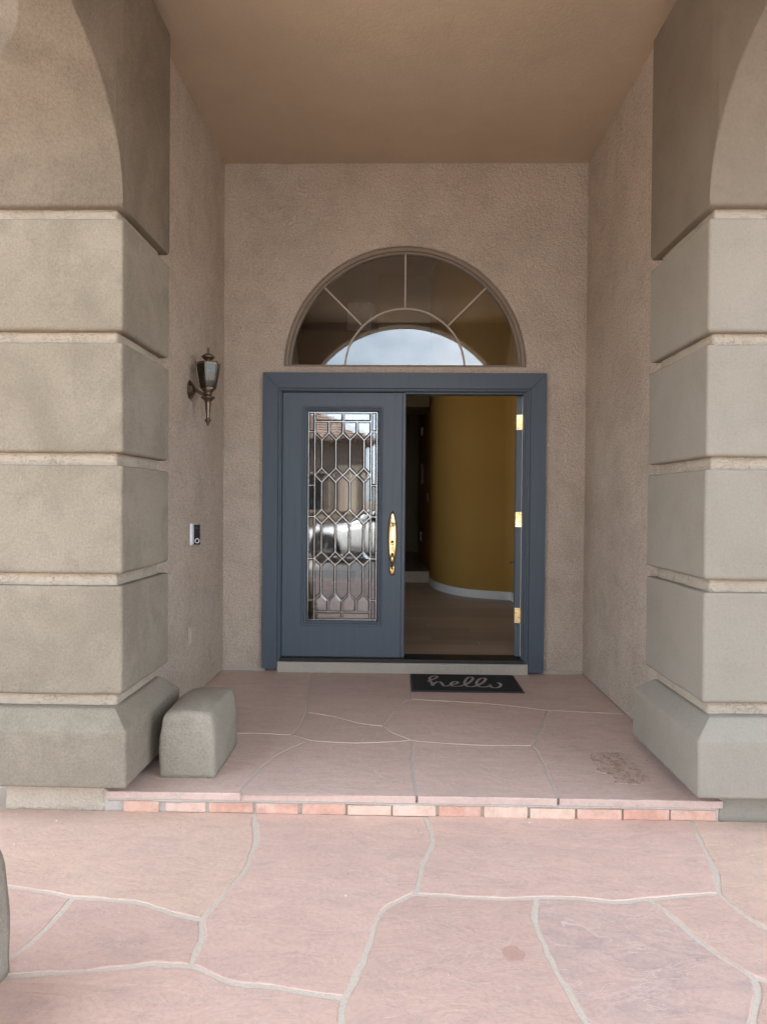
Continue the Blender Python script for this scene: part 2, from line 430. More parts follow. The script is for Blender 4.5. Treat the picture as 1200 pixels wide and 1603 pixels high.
LOW = dict(
 A=[(-0.622, -2.177),(-0.585, -2.316),(-0.562, -2.472),(-0.563, -2.649),(-0.598, -2.789),(-0.634, -2.929)],
 N1N2=[(-0.634, -2.929),(-0.742, -2.898),(-0.894, -2.841),(-1.115, -2.818)],
 N2W=[(-1.115, -2.818),(-1.257, -2.784),(-1.408, -2.762)],
 N2S=[(-1.115, -2.818),(-1.122, -2.979),(-1.132, -3.074),(-1.163, -3.143)],
 N1N3=[(-0.634, -2.929),(-0.606, -3.033),(-0.604, -3.153)],
 N3W=[(-0.604, -3.153),(-0.716, -3.148),(-0.856, -3.18),(-1.035, -3.2),(-1.139, -3.216)],
 N3N4=[(-0.604, -3.153),(-0.47, -3.216),(-0.3, -3.241),(-0.135, -3.268)],
 N4N5=[(-0.135, -3.268),(-0.106, -3.156),(-0.074, -3.009),(-0.053, -2.896),(-0.015, -2.83),(0.074, -2.758)],
 N4S=[(-0.135, -3.268),(-0.139, -3.361)],
 N5N=[(0.074, -2.758),(0.103, -2.59),(0.149, -2.396),(0.151, -2.289),(0.132, -2.161)],
 N5N6=[(0.074, -2.758),(0.231, -2.769),(0.386, -2.779),(0.495, -2.767)],
 N6N7=[(0.495, -2.767),(0.633, -2.766),(0.762, -2.781),(0.89, -2.761)],
 N7N8=[(0.89, -2.761),(1.046, -2.733),(1.153, -2.722)],
 N8N=[(1.153, -2.722),(1.2, -2.596),(1.247, -2.382),(1.289, -2.178),(1.298, -2.124)],
 N8E=[(1.153, -2.722),(1.175, -2.833),(1.215, -2.918)],
 N7N9=[(0.89, -2.761),(0.929, -2.859),(0.964, -2.975),(1.002, -3.065),(1.053, -3.152)],
 N9E=[(1.053, -3.152),(1.083, -3.164)],
 N9S=[(1.053, -3.152),(1.024, -3.225),(0.955, -3.328)],
 N6S=[(0.495, -2.767),(0.47, -2.892),(0.467, -3.022),(0.48, -3.138),(0.501, -3.241),(0.518, -3.341)],
)
UP = dict(
 P1N=[(-0.544, -1.015),(-0.587, -0.6),(-0.639, -0.017)],
 P1P2=[(-0.544, -1.015),(-0.549, -1.253),(-0.57, -1.425)],
 P2W=[(-0.57, -1.425),(-0.704, -1.41),(-0.875, -1.408),(-1.131, -1.408)],
 P2Q=[(-0.57, -1.425),(-0.465, -1.501)],
 QS=[(-0.465, -1.501),(-0.608, -1.746),(-0.67, -2.024),(-0.685, -2.19)],
 QP4=[(-0.465, -1.501),(-0.339, -1.525),(-0.133, -1.526),(0.09, -1.477)],
 P1P3=[(-0.544, -1.015),(-0.38, -1.094),(-0.22, -1.204),(-0.07, -1.254)],
 P3R=[(-0.07, -1.254),(-0.021, -1.053),(0.027, -0.844),(0.098, -0.715)],
 RN=[(0.098, -0.715),(0.108, -0.408),(0.107, 0.002)],
 P3P4=[(-0.07, -1.254),(-0.025, -1.36),(0.09, -1.477)],
 P4S=[(0.09, -1.477),(0.084, -1.76),(0.09, -2.12),(0.095, -2.173)],
 P4P5=[(0.09, -1.477),(0.277, -1.518),(0.513, -1.536),(0.724, -1.527)],
 P5P6=[(0.724, -1.527),(0.815, -1.302),(0.941, -0.908)],
 P5S=[(0.724, -1.527),(0.733, -1.646),(0.72, -1.969),(0.711, -2.162)],
 RP6=[(0.098, -0.715),(0.56, -0.778),(0.941, -0.908)],
 P6E=[(0.941, -0.908),(1.337, -0.953),(1.427, -0.974),(1.517, -0.995)],
)

smooth_line(LOW); smooth_line(UP)
SY = -2.155
low = [
 (('A', 'N1N2', 'N2W', [(-1.95, -2.72), (-2.3, -2.5), (-2.3, SY), (-.622, SY)]), 'stone_warm'),
 (('N2W', [(-1.95, -2.72), (-2.0, -3.3), (-1.25, -3.215)], '-N2S'), 'stone'),
 (('N2S', [(-1.25, -3.215)], '-N3W', '-N1N3', 'N1N2'), 'stone'),
 (('N3W', [(-1.25, -3.215), (-2.0, -3.3), (-1.95, -4.0), (-.16, -4.02)], '-N4S', '-N3N4'), 'stone'),
 (('-N5N', '-N4N5', '-N3N4', '-N1N3', '-A', [(-.622, SY), (.132, SY)]), 'stone'),
 (('N5N6', 'N6N7', 'N7N8', 'N8N', [(1.298, SY), (.132, SY)], '-N5N'), 'stone'),
 (('N8E', [(1.3, -3.04), (2.15, -3.3), (2.3, SY), (1.298, SY)], '-N8N'), 'stone_warm'),
 (('N4N5', 'N5N6', 'N6S', [(.6, -4.02), (-.16, -4.02)], '-N4S'), 'stone'),
 (('N6N7', 'N7N9', 'N9S', [(.85, -3.98), (.6, -4.02)], '-N6S'), 'stone_grey'),
 (('N7N8', 'N8E', [(1.3, -3.04), (2.15, -3.3), (2.1, -3.75), (1.25, -3.26)], '-N9E', '-N7N9'), 'stone'),
 (('N9E', [(1.25, -3.26), (2.1, -3.75), (1.9, -4.05), (.85, -3.98)], '-N9S'), 'stone'),
]
for i, (parts, m) in enumerate(low):
    P = chain(LOW, *parts)
    st = stone('flagstone', P, .002, -.03, .0095, m, patio, .003, i)
    if m == 'stone_grey': st['label'] = 'greyer mauve flagstone with pale scuffs'
# stones behind the camera and at the sides, laid the same way
xs = [-2.2, -1.1, -.15, .75, 1.75, 2.6]
rows = [-4.02, -4.95, -5.85, -6.85]
def gp(i, j):
    if j == 0: return (xs[i], rows[0]-.02)
    return (xs[i]+random.uniform(-.17, .17), rows[j]+(random.uniform(-.14, .14) if j < 3 else 0))
G = [[gp(i, j) for i in range(len(xs))] for j in range(len(rows))]
for j in range(3):
    for i in range(len(xs)-1):
        P = [G[j][i], G[j][i+1], G[j+1][i+1], G[j+1][i]]
        stone('flagstone', P, .002, -.03, .012, random.choice(['stone', 'stone', 'stone_warm']), patio, .005, 30+i+j*7)
# a brown spill and scattered pale chips on the patio
def blob(name, cx, cy, rx, ry, z, mat, parent, seed, n=26, h=.0012, wob=.35):
    vs = [(cx, cy, z+h)]; fs = []
    for i in range(n):
        a = 2*PI*i/n; k = 1+wob*noise.noise(Vector((math.cos(a)*1.7, math.sin(a)*1.7, seed)))
        vs.append((cx+math.cos(a)*rx*k*.8, cy+math.sin(a)*ry*k*.8, z+h)); 
    for i in range(n):
        a = 2*PI*i/n; k = 1+wob*noise.noise(Vector((math.cos(a)*1.7, math.sin(a)*1.7, seed)))
        vs.append((cx+math.cos(a)*rx*k, cy+math.sin(a)*ry*k, z-.001))
    for i in range(n):
        j = (i+1) % n; fs.append((0, 1+i, 1+j)); fs.append((1+i, 1+n+i, 1+n+j, 1+j))
    return mesh(name, vs, fs, mat, parent)
M['stain'] = simple('brown_stain', (.46, .29, .23), .6, 0, .3)
blob('stain', .364, -3.068, .037, .045, .0025, 'stain', patio, 4, 30, .0006)
bm = bmesh.new()
for (x, y, s) in [(-1.45, -2.27, .009), (-1.43, -2.28, .005), (-1.32, -2.55, .006), (-1.52, -2.47, .005), (.58, -2.21, .007), (.72, -2.23, .006), (.09, -2.3, .007), (.11, -2.32, .006), (-.17, -2.78, .006), (.16, -3.17, .004), (.7, -3.02, .004)]:
    r = bmesh.ops.create_icosphere(bm, subdivisions=1, radius=s*.75)
    for v in r['verts']: v.co = Vector((v.co.x*random.uniform(.7, 1.4)+x, v.co.y*random.uniform(.7, 1.4)+y, max(v.co.z*.5, -.001)+.004))
tag(from_bm('debris', bm, 'chip'), 'tiny pale stone chips scattered on the flagstone patio', 'debris', None, 'stuff')

PF = .095
porch = tag(box('porch_floor', -1.34, 1.42, SY, .01, -.02, PF-.003, 'mortar_grey', None, 0), 'raised porch floor of pink flagstones edged with bricks', None, None, 'structure')
XL, XR, FY = -1.345, 1.425, -2.183
up = [
 (('P1N', [(-.639, -.004), (XL, -.004), (XL, -1.41)], '-P2W', '-P1P2'), 'porch_stone'),
 (('P1P3', 'P3R', 'RN', [(.107, -.004), (-.639, -.004)], '-P1N'), 'porch_stone'),
 (('RP6', 'P6E', [(XR+.09, -.995), (XR+.09, -.004), (.107, -.004)], '-RN'), 'porch_stone'),
 (('P1P2', 'P2Q', 'QP4', '-P3P4', '-P1P3'), 'porch_stone'),
 (('P3P4', 'P4P5', 'P5P6', '-RP6', '-P3R'), 'porch_stone'),
 (('P5P6', 'P6E', [(XR+.09, -.995), (XR, FY), (.711, FY)], '-P5S'), 'porch_stone'),
 (('P2W', [(XL, -1.41), (-1.28, FY), (-.685, FY)], '-QS', '-P2Q'), 'porch_stone'),
 (('QP4', 'P4S', [(.095, FY), (-.685, FY)], '-QS'), 'porch_stone'),
 (('P4P5', 'P5S', [(.711, FY), (.095, FY)], '-P4S'), 'porch_stone'),
]
for i, (parts, m) in enumerate(up):
    stone('flagstone', chain(UP, *parts), PF, PF-.030, .0055, m, porch, .003, 60+i)
# crumbling adhesive patch on the right-hand stone
bm = bmesh.new()
def ragged(pts, z, h, seed):
    P = []
    for i, p in enumerate(pts):
        q = pts[(i+1) % len(pts)]
        for t in (0, .25, .5, .75):
            x, y = p[0]+(q[0]-p[0])*t, p[1]+(q[1]-p[1])*t
            v = noise.noise_vector(Vector((x*40, y*40, seed)))*.016; P.append((x+v.x, y+v.y))
    b = [bm.verts.new((x, y, z-.002)) for x, y in P]
    cx = sum(p[0] for p in P)/len(P); cy = sum(p[1] for p in P)/len(P)
    t_ = [bm.verts.new((x+(cx-x)*.05, y+(cy-y)*.05, z+h*(.4+.6*abs(noise.noise(Vector((x*30, y*30, seed))))))) for x, y in P]
    n = len(P)
    for i in range(n): bm.faces.new((b[i], b[(i+1) % n], t_[(i+1) % n], t_[i]))
    bm.faces.new(t_)
ragged([(.985, -1.64), (1.08, -1.60), (1.175, -1.61), (1.19, -1.76), (1.195, -1.98), (1.12, -2.02), (1.01, -2.01), (1.02, -1.91), (.97, -1.87)], PF, .004, 2)
def residue():
    s = NT('tan_adhesive_residue'); n = s.noise(34, 6, .75); c = s.mix((.52, .38, .315), (.35, .25, .19), s.ramp(n, [(.47, 0), (.6, 1)]))
    s.bump(n, 1, .012); return s.set(c, .9, 0, .1)
M['residue'] = residue()
from_bm('adhesive_residue', bm, 'residue', porch)['label'] = 'crumbled tan adhesive patch on the porch flagstone'
# brick riser
bx = [-1.207, -1.045, -1.02, -.836, -.822, -.629, -.612, -.425, -.411, -.217, -.206, -.02, -.009, .175, .189, .376, .39, .58, .594, .784, .798, .989, 1.001, 1.192, 1.206, 1.397]
pale = {5, 6, 7, 8, 9}
tone = ['brick', 'brick', 'brick', 'brick', 'brick', 'brick_pale', 'brick_pale', 'brick', 'brick_pale', 'brick_pale', 'brick', 'brick', 'brick']
for i in range(13):
    j = lambda: random.uniform(-.0035, .0035)
    box('brick', bx[2*i]+j(), bx[2*i+1]+j(), SY-.012+j(), SY+.03, .002+j()*.3, .049+j(), tone[i], porch, .004, 2)

# mortar squeezed out between the stone lip and the bricks, with a ragged lower edge
vs, fs = [], []
for i in range(241):
    x = -1.27+2.66*i/240; d = .004+.010*max(0, noise.noise(Vector((x*5, 1.3, 0)))+.15)+.003*noise.noise(Vector((x*40, 0, 2)))
    yy = SY-.0135-.004*noise.noise(Vector((x*18, 4, 0)))
    vs += [(x, SY, .0655), (x, yy, .0648), (x, yy-.001, .058-d*.4), (x, yy+.002, .053-d*.9), (x, SY, .051-d*.9)]
for i in range(240):
    for k in range(4): fs.append((i*5+k, i*5+k+1, i*5+6+k, i*5+5+k))
mesh('mortar_bead', vs, fs, 'mortar_grey', porch, True)

# ------------------------------------------------------------ house: entry wall with door and arch openings, side walls, ceiling
house = empty('house', (.04, .1, 0), 'tan stucco house with deep arched entry porch', 'house')
AX, AZ, AR = .045, 2.402, .913
CZ = 3.925
WL, WR = -1.322, 1.402
vs, fs = [], []
def quad(x0, x1, z0, z1, y=0):
    b = len(vs); vs.extend([(x0, y, z0), (x1, y, z0), (x1, y, z1), (x0, y, z1)]); fs.append((b, b+1, b+2, b+3))
DL, DR, DT = -.905, .985, 2.29
ro = AR+.016
quad(WL-.05, DL, .12, CZ+.03); quad(DR, WR+.05, .12, CZ+.03); quad(DL, DR, DT, AZ)
quad(DL, AX-ro, AZ, CZ+.03); quad(AX+ro, DR, AZ, CZ+.03)
NA = 72
rings = [(ro, 0), (AR+.005, .004), (AR, .016), (AR, .17)]
base = len(vs)
for i in range(NA+1):
    a = PI-PI*i/NA
    vs.append((AX+ro*math.cos(a), 0, CZ+.03))
    for r, y in rings: vs.append((AX+r*math.cos(a), y, AZ+r*math.sin(a)))
K = len(rings)+1
for i in range(NA):
    b = base+i*K
    for k in range(K-1): fs.append((b+k, b+K+k, b+K+k+1, b+k+1))
b = len(vs); vs += [(AX-ro, 0, AZ), (AX+ro, 0, AZ), (AX+ro, .17, AZ), (AX-ro, .17, AZ)]; fs.append((b, b+1, b+2, b+3))
entry = mesh('entry_wall', vs, fs, 'wall', house, False, False)
bm = bmesh.new(); bm.from_mesh(entry.data); bmesh.ops.remove_doubles(bm, verts=bm.verts, dist=1e-4)
bmesh.ops.recalc_face_normals(bm, faces=bm.faces); bm.to_mesh(entry.data); bm.free()
# inside leaf of the same wall
vs, fs = [], []
quad(-2.4, DL, .1, 5.0, .171); quad(DR, 3.2, .1, 5.0, .171); quad(DL, DR, DT, AZ, .171)
quad(DL, AX-AR, AZ, 5.0, .171); quad(AX+AR, DR, AZ, 5.0, .171)
base = len(vs)
for i in range(NA+1):
    a = PI-PI*i/NA; vs += [(AX+AR*math.cos(a), .171, 5.0), (AX+AR*math.cos(a), .171, AZ+AR*math.sin(a))]
for i in range(NA): b = base+2*i; fs.append((b, b+2, b+3, b+1))
mesh('interior_wall', vs, fs, 'yellow', house)
box('side_wall', -1.56, WL, -1.62, .0, .103, CZ+.05, 'wall', house, .002)
box('side_wall', WR, 1.64, -1.62, .0, .103, CZ+.05, 'wall', house, .002)
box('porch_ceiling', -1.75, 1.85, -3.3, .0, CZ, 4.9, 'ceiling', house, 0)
box('base_strip', WL+.001, -1.0, -.004, .02, .088, .1195, 'sill', house, .002)
box('base_strip', 1.09, WR-.001, -.004, .02, .088, .1195, 'sill', house, .002)
bm = bmesh.new(); add_box(bm, -9, -1.56, -1.54, -1.3, -.05, 4.95)
from_bm('facade_wall', bm, 'wall', house)
bm = bmesh.new(); add_box(bm, 1.64, 9, -1.5, -1.26, -.05, 4.95)
from_bm('facade_wall', bm, 'wall', house)
box('roof', -3.1, 3.6, -3.4, 9.6, 4.955, 5.2, 'roof_tile', house, 0)
box('rear_wall', .43, 3.4, 8.9, 9.2, -.05, 4.9, 'wall', house, 0)
box('outer_wall', 3.2, 3.4, -1.27, 8.9, -.05, 4.9, 'wall', house, 0)
box('sill', -.9, .985, -.045, .03, .086, .172, 'sill', house, .006, 3)

# interior seen through the open door and the fanlight
FZ = .19
ifl = box('interior_floor', -2.4, 3.2, .13, 4.95, .05, FZ-.006, 'mortar_grey', house, 0)
y = .14; k = 0
while y < 4.9:
    y1 = min(y+.2, 4.945); x = -.9-.4*(k % 3)
    while x < 2.0:
        x1 = x+1.2; a, b = max(x, -1.0), min(x1, 1.45)
        if b-a > .02: box('plank', a+.0015, b-.0015, y+.0015, y1-.0015, FZ-.008, FZ, 'plank', ifl, .0012, 1)
        x = x1
    y += .2; k += 1
path = [(1.41, .175), (1.41, 3.17), (1.385, 3.215), (1.30, 3.25), (1.107, 3.34), (.98, 3.415), (.885, 3.49), (.77, 3.63), (.667, 3.83), (.585, 4.05), (.523, 4.30), (.49, 4.65), (.475, 5.28), (.455, 6.4), (.43, 9.0)]
def wall_strip(name, pts, z0, z1, off, mat, lip=0):
    vs, fs = [], []
    n = len(pts)
    L = []
    for i, p in enumerate(pts):
        a, b = Vector(pts[max(i-1, 0)]), Vector(pts[min(i+1, n-1)]); t = (b-a).normalized(); nm = Vector((-t.y, t.x)); L.append(Vector(p)+nm*off)
    prof = [(0, z0), (0, z1-lip), (lip*.7, z1)] if lip else [(0, z0), (0, z1)]
    for q, p in zip(L, pts):
        for d, z in prof: v = q+(Vector(p)-q)*(d/off if off else 0); vs.append((v.x, v.y, z))
        vs.append((p[0], p[1], z1))
    K = len(prof)+1
    for i in range(n-1):
        for k in range(K-1): fs.append((i*K+k, (i+1)*K+k, (i+1)*K+k+1, i*K+k+1))
    return mesh(name, vs, fs, mat, house, True)
def catmull(pts, m=4):
    o = []
    for i in range(len(pts)-1):
        a, b = Vector(pts[i]), Vector(pts[i+1]); p0 = Vector(pts[max(i-1, 0)]); p3 = Vector(pts[min(i+2, len(pts)-1)])
        for j in range(m):
            t = j/m; q = .5*((2*a)+(b-p0)*t+(2*p0-5*a+4*b-p3)*t*t+(3*a-p0-3*b+p3)*t**3); o.append(tuple(q))
    o.append(tuple(pts[-1])); return o
curve = path[:3]+catmull(path[3:], 4)
wall_strip('curved_wall', curve, FZ-.02, 4.8, 0, 'yellow')
wall_strip('baseboard', curve[:40], FZ, FZ+.10, .014, 'white_paint', .015)
box('interior_wall', -2.42, -2.2, .175, 1.0, .05, 4.8, 'yellow', house, 0)
box('interior_wall', -2.42, -2.2, 3.3, 9.2, .05, 4.8, 'yellow', house, 0)
box('interior_wall', -2.42, -2.2, 1.0, 3.3, .05, .8, 'yellow', house, 0)
box('interior_wall', -2.42, -2.2, 1.0, 3.3, 4.0, 4.8, 'yellow', house, 0)
added_window = box('side_window', -2.34, -2.31, 1.001, 3.299, .801, 3.999, 'glass', house, 0)  # unseen window added to let more daylight into the foyer
box('mullion', -2.36, -2.29, 2.12, 2.18, .801, 3.999, 'white_paint', added_window, .004)
box('interior_wall', -2.2, .6, 8.9, 9.2, .05, 4.8, 'inner_dark', house, 0)
box('interior_ceiling', -2.42, 3.2, .175, 9.2, 4.75, 4.9, 'ceiling', house, 0)
box('interior_soffit', -2.2, .47, 5.0, 5.8, 2.80, 3.93, 'inner_dark', house, .01)
box('interior_soffit', -.30, .47, 5.0, 5.8, 3.931, 4.75, 'inner_dark', house, .01)
box('interior_soffit', -2.2, -1.75, 5.0, 5.8, 3.931, 4.75, 'inner_dark', house, .01)
hs = box('hall_step', -2.2, .478, 4.95, 8.9, .05, .355, 'plank', house, 0)
for i in range(3):
    box('step_tile', -.62+i*.365, -.26+i*.365, 4.94, 4.95, FZ+.001, .354, 'tile', hs, .002, 1)
def small_thing(name, label, cat, x0, x1, y0, y1, z0, z1, mat):
    return tag(box(name, x0, x1, y0, y1, z0, z1, mat, None, .003), label, cat)
small_thing('switch_plate', 'white switch plate nearest the curved ochre wall in hallway', 'switch plate', .462, .472, 5.45, 5.53, 1.40, 1.52, 'plastic_white')
small_thing('thermostat', 'pale thermostat mounted highest on dim hallway wall', 'thermostat', .42, .45, 7.2, 7.36, 2.60, 2.74, 'plastic_white')
small_thing('outlet_plate', 'low white outlet plate on dim hallway wall', 'outlet', .42, .45, 7.3, 7.42, .68, .84, 'plastic_white')
t = empty('wall_frame', (.43, 7.2, 1.8), 'narrow pale picture frame on dim hallway wall', 'picture frame')
box('frame', .418, .45, 7.0, 7.3, 1.72, 2.07, 'muntin', t, .003); box('print', .414, .4175, 7.03, 7.27, 1.76, 2.03, 'inner_dark', t, 0)
t = empty('ledge_cabinet', (-.6, 5.5, 3.931), 'pale square box on the high ledge behind the fanlight', 'box')
box('body', -.80, -.43, 5.35, 5.7, 3.931, 4.45, 'plastic_white', t, .01); box('side_trim', -.4295, -.37, 5.37, 5.7, 3.931, 4.44, 'muntin', t, .005)

# ------------------------------------------------------------ arched fanlight
fan = empty('arched_window', (AX, .05, AZ), 'half-round fanlight with sunburst bars above the double door', 'window')
def arc_bar(name, r0, r1, y0, y1, a0, a1, mat, parent, n=64, ch=.004):
    vs, fs = [], []
    prof = [(r0, y1), (r0, y0+ch), (r0+ch, y0), (r1-ch, y0), (r1, y0+ch), (r1, y1)]
    for i in range(n+1):
        a = a0+(a1-a0)*i/n
        for r, y in prof: vs.append((AX+r*math.cos(a), y, AZ+r*math.sin(a)))
    K = len(prof)
    for i in range(n):
        for k in range(K): fs.append((i*K+k, i*K+(k+1) % K, (i+1)*K+(k+1) % K, (i+1)*K+k))
    fs.append(tuple(range(K))); fs.append(tuple(n*K+k for k in range(K)))
    return mesh(name, vs, fs, mat, parent)
arc_bar('frame', .882, AR-.001, .03, .12, 0, PI, 'window_frame', fan)
arc_bar('inner_frame', .866, .8815, .045, .11, 0, PI, 'window_frame', fan)
box('bottom_rail', AX-.911, AX+.911, .032, .12, AZ+.001, AZ+.022, 'window_frame', fan, .003)
arc_bar('muntin', .449, .462, .058, .084, .03, PI-.03, 'muntin', fan)
for a in (45, 90, 135):
    c, s = math.cos(R(a)), math.sin(R(a))
    m4 = Matrix.Translation((AX, 0, AZ)) @ Matrix.Rotation(-R(a), 4, 'Y')
    box('muntin', .4655, .868, .059, .083, -.0062, .0062, 'muntin', fan, .002, 1, m4)
def sector(r0, r1, a0, a1, n=20):
    P = [(AX+r1*math.cos(a0+(a1-a0)*i/n), AZ+r1*math.sin(a0+(a1-a0)*i/n)) for i in range(n+1)]
    if r0: P += [(AX+r0*math.cos(a1+(a0-a1)*i/n), AZ+r0*math.sin(a1+(a0-a1)*i/n)) for i in range(n+1)]
    n = len(P); vs = [(x, .070, z) for x, z in P]+[(x, .074, z) for x, z in P]
    fs = [tuple(range(n)), tuple(range(2*n-1, n-1, -1))]+[(i, (i+1) % n, n+(i+1) % n, n+i) for i in range(n)]
    return mesh('pane', vs, fs, 'glass', fan)
for i in range(4): sector(.4565, .872, PI/4*i, PI/4*(i+1))
sector(0, .4560, .0, PI, 40)

# ------------------------------------------------------------ door frame and doors
fr = empty('door_frame', (.04, 0, .1), 'slate blue wooden casing round the double entry door', 'door frame')
def board(name, P, y0, y1, mat, parent, ch=.0012):
    """flat board from an outline in X-Z, with chamfered front edge (front = y0)"""
    n = len(P); cx = sum(p[0] for p in P)/n; cz = sum(p[1] for p in P)/n
    ins = []
    for i in range(n):
        a, b, c = Vector(P[i-1]), Vector(P[i]), Vector(P[(i+1) % n]); e1 = (b-a).normalized(); e2 = (c-b).normalized()
        m = (Vector((-e1.y, e1.x))+Vector((-e2.y, e2.x))); m = m.normalized()/max(.4, m.normalized().dot(Vector((-e1.y, e1.x))))
        ins.append(b+m*ch)
    a2 = sum(P[i][0]*P[(i+1) % n][1]-P[(i+1) % n][0]*P[i][1] for i in range(n))
    if a2 < 0: ins = [Vector(p)*2-q for p, q in zip(P, ins)]
    vs = [(x, y1, z) for x, z in P]+[(x, y0+ch, z) for x, z in P]+[(q.x, y0, q.y) for q in ins]
    fs = [(i, (i+1) % n, n+(i+1) % n, n+i) for i in range(n)]+[(n+i, n+(i+1) % n, 2*n+(i+1) % n, 2*n+i) for i in range(n)]
    fs += [tuple(range(2*n, 3*n)), tuple(range(n))]
    return mesh(name, vs, fs, mat, parent)
CL, CR, CT = -1.018, 1.103, 2.352
il, ir, it = CL+.118, CR-.118, CT-.118
board('casing', [(CL, .118), (il-.003, .118), (il-.003, it), (CL, CT)], -.038, .0, 'casing', fr)
board('casing', [(ir+.003, .108), (CR, .108), (CR, CT), (ir+.003, it)], -.038, .0, 'casing', fr)
board('casing', [(il-.002, it+.001), (ir+.002, it+.001), (CR-.001, CT), (CL+.001, CT)], -.0382, .0, 'casing', fr)
for x0, x1 in ((il-.003, il+.014), (ir-.014, ir+.003)):
    box('casing_bead', x0, x1, -.03, .02, .125, it, 'casing', fr, .004)
box('casing_bead', il+.014, ir-.014, -.03, .02, it-.017, it+.0005, 'casing', fr, .004)
JL, JR, JT = -.878, .955, 2.212
box('jamb', il+.0, JL, -.012, .165, .16, JT+.02, 'casing', fr, .003)
box('jamb', JR, ir-.0, -.012, .165, .16, JT+.02, 'casing', fr, .003)
box('head_jamb', JL-.0005, JR+.0005, -.012, .165, JT, it-.012, 'casing', fr, .003)
box('door_stop', JR-.014, JR-.0005, .0, .03, .2, JT, 'casing', fr, .002)
box('weatherstrip', JR-.010, JR-.0006, .031, .045, .2, JT, 'rubber', fr, .002)
box('door_stop', .05, JR-.015, .0, .03, JT-.013, JT-.0005, 'casing', fr, .002)
box('threshold', JL-.001, JR+.001, -.035, .165, .1725, .1985, 'rubber', fr, .005)

def rect_ring(name, X0, X1, Z0, Z1, prof, mat, parent):
    """picture-frame moulding: prof = (inset, y)"""
    vs, fs = [], []
    for ins, y in prof:
        for x, z in ((X0+ins, Z0+ins), (X1-ins, Z0+ins), (X1-ins, Z1-ins), (X0+ins, Z1-ins)): vs.append((x, y, z))
    for j in range(len(prof)-1):
        for i in range(4): fs.append((j*4+i, j*4+(i+1) % 4, (j+1)*4+(i+1) % 4, (j+1)*4+i))
    return mesh(name, vs, fs, mat, parent)
ld = empty('entry_door', (-.42, .03, .2), 'closed slate blue door with tall leaded glass and brass handle', 'door')
D0, D1, DB, DTop, DY = -.874, .036, .204, 2.208, .012
gx0, gx1, gz0, gz1 = -.688, -.152, .476, 2.068
mo = .036
# leaf: stiles and rails butted round the light opening
hx0, hx1, hz0, hz1 = gx0-mo+.004, gx1+mo-.004, gz0-mo+.004, gz1+mo-.004
vs, fs = [], []
O = [(D0, DB), (D1, DB), (D1, DTop), (D0, DTop)]; I = [(hx0, hz0), (hx1, hz0), (hx1, hz1), (hx0, hz1)]
for y in (DY, DY+.045):
    for x, z in O: vs.append((x, y, z))
    for x, z in I: vs.append((x, y, z))
for b in (0, 8):
    for i in range(4): fs.append((b+i, b+(i+1) % 4, b+4+(i+1) % 4, b+4+i))
for i in range(4): fs.append((i, (i+1) % 4, 8+(i+1) % 4, 8+i)); fs.append((4+i, 4+(i+1) % 4, 12+(i+1) % 4, 12+i))
mesh('leaf', vs, fs, 'door', ld)
rect_ring('glazing_bead', gx0-mo, gx1+mo, gz0-mo, gz1+mo,
          [(0, DY+.002), (0, DY-.010), (.004, DY-.014), (.010, DY-.013), (.016, DY-.006), (.022, DY-.008), (.030, DY-.004), (.038, DY+.010), (.038, DY+.03)], 'door', ld)
box('astragal', D1-.006, D1+.022, DY-.012, DY+.05, DB, DTop, 'door', ld, .006, 3)
box('door_sweep', D0+.004, D1+.02, DY-.006, DY+.02, .1985, DB-.0005, 'rubber', ld, .001, 1)
gl = box('glass_edge', gx0-.001, gx1+.001, DY+.026, DY+.031, gz0-.001, gz1+.001, 'glass_back', ld, 0)
# leaded pattern: u across, v down, in fractions of the light
cu = [.105+.7975*i/4 for i in range(5)]              # between diamonds
du = [(cu[i]+cu[i+1])/2 for i in range(4)]           # diamond axes
vt, vz0, vz1 = .047, .102, .136
rowsv = [(.269, .303, .337), (.468, .502, .536), (.670, .703, .736)]
wz0, wz1, vb = .870, .903, .959
polys = []
def add(kind, *p): polys.append((kind, list(p)))
ue = .985; us = .015; v0, v1 = .004, .996
for i in range(4):
    add('c', (cu[i], vt), (cu[i+1], vt), (cu[i+1], vz0), (du[i], vz1), (cu[i], vz0))
    add('c', (cu[i], vb), (cu[i], wz1), (du[i], wz0), (cu[i+1], wz1), (cu[i+1], vb))
levels = [(vz0, vz1, None)]+rowsv
tops = [(vz0, vz1)]+[(r[1], r[2]) for r in rowsv]      # (edge height at cu, height at du) upper boundary
bots = [(r[1], r[0]) for r in rowsv]+[(wz1, wz0)]
for (tc_, td), (bc, bd) in zip(tops, bots):
    add('t', (cu[0], tc_), (du[0], td), (du[0], bd), (cu[0], bc))
    add('t', (du[3], td), (cu[4], tc_), (cu[4], bc), (du[3], bd))
    for i in range(3):
        add('t', (du[i], td), (cu[i+1], tc_), (du[i+1], td), (du[i+1], bd), (cu[i+1], bc), (du[i], bd))
for a, b, c in rowsv:
    for i in range(4): add('d', (du[i], a), (cu[i+1], b), (du[i], c), (cu[i], b))
um = (cu[0]+cu[4])/2
for x0, x1 in ((us, um), (um, ue)):
    add('c', (max(x0, us) if x0 == us else x0, v0), (x1, v0), (x1, vt), (x0, vt)) if False else None
add('c', (cu[0], v0), (um, v0), (um, vt), (cu[0], vt)); add('c', (um, v0), (cu[4], v0), (cu[4], vt), (um, vt))
add('c', (cu[0], vb), (um, vb), (um, v1), (cu[0], v1)); add('c', (um, vb), (cu[4], vb), (cu[4], v1), (um, v1))
side = [v0, .096, .352, .502, .703, .903, v1]
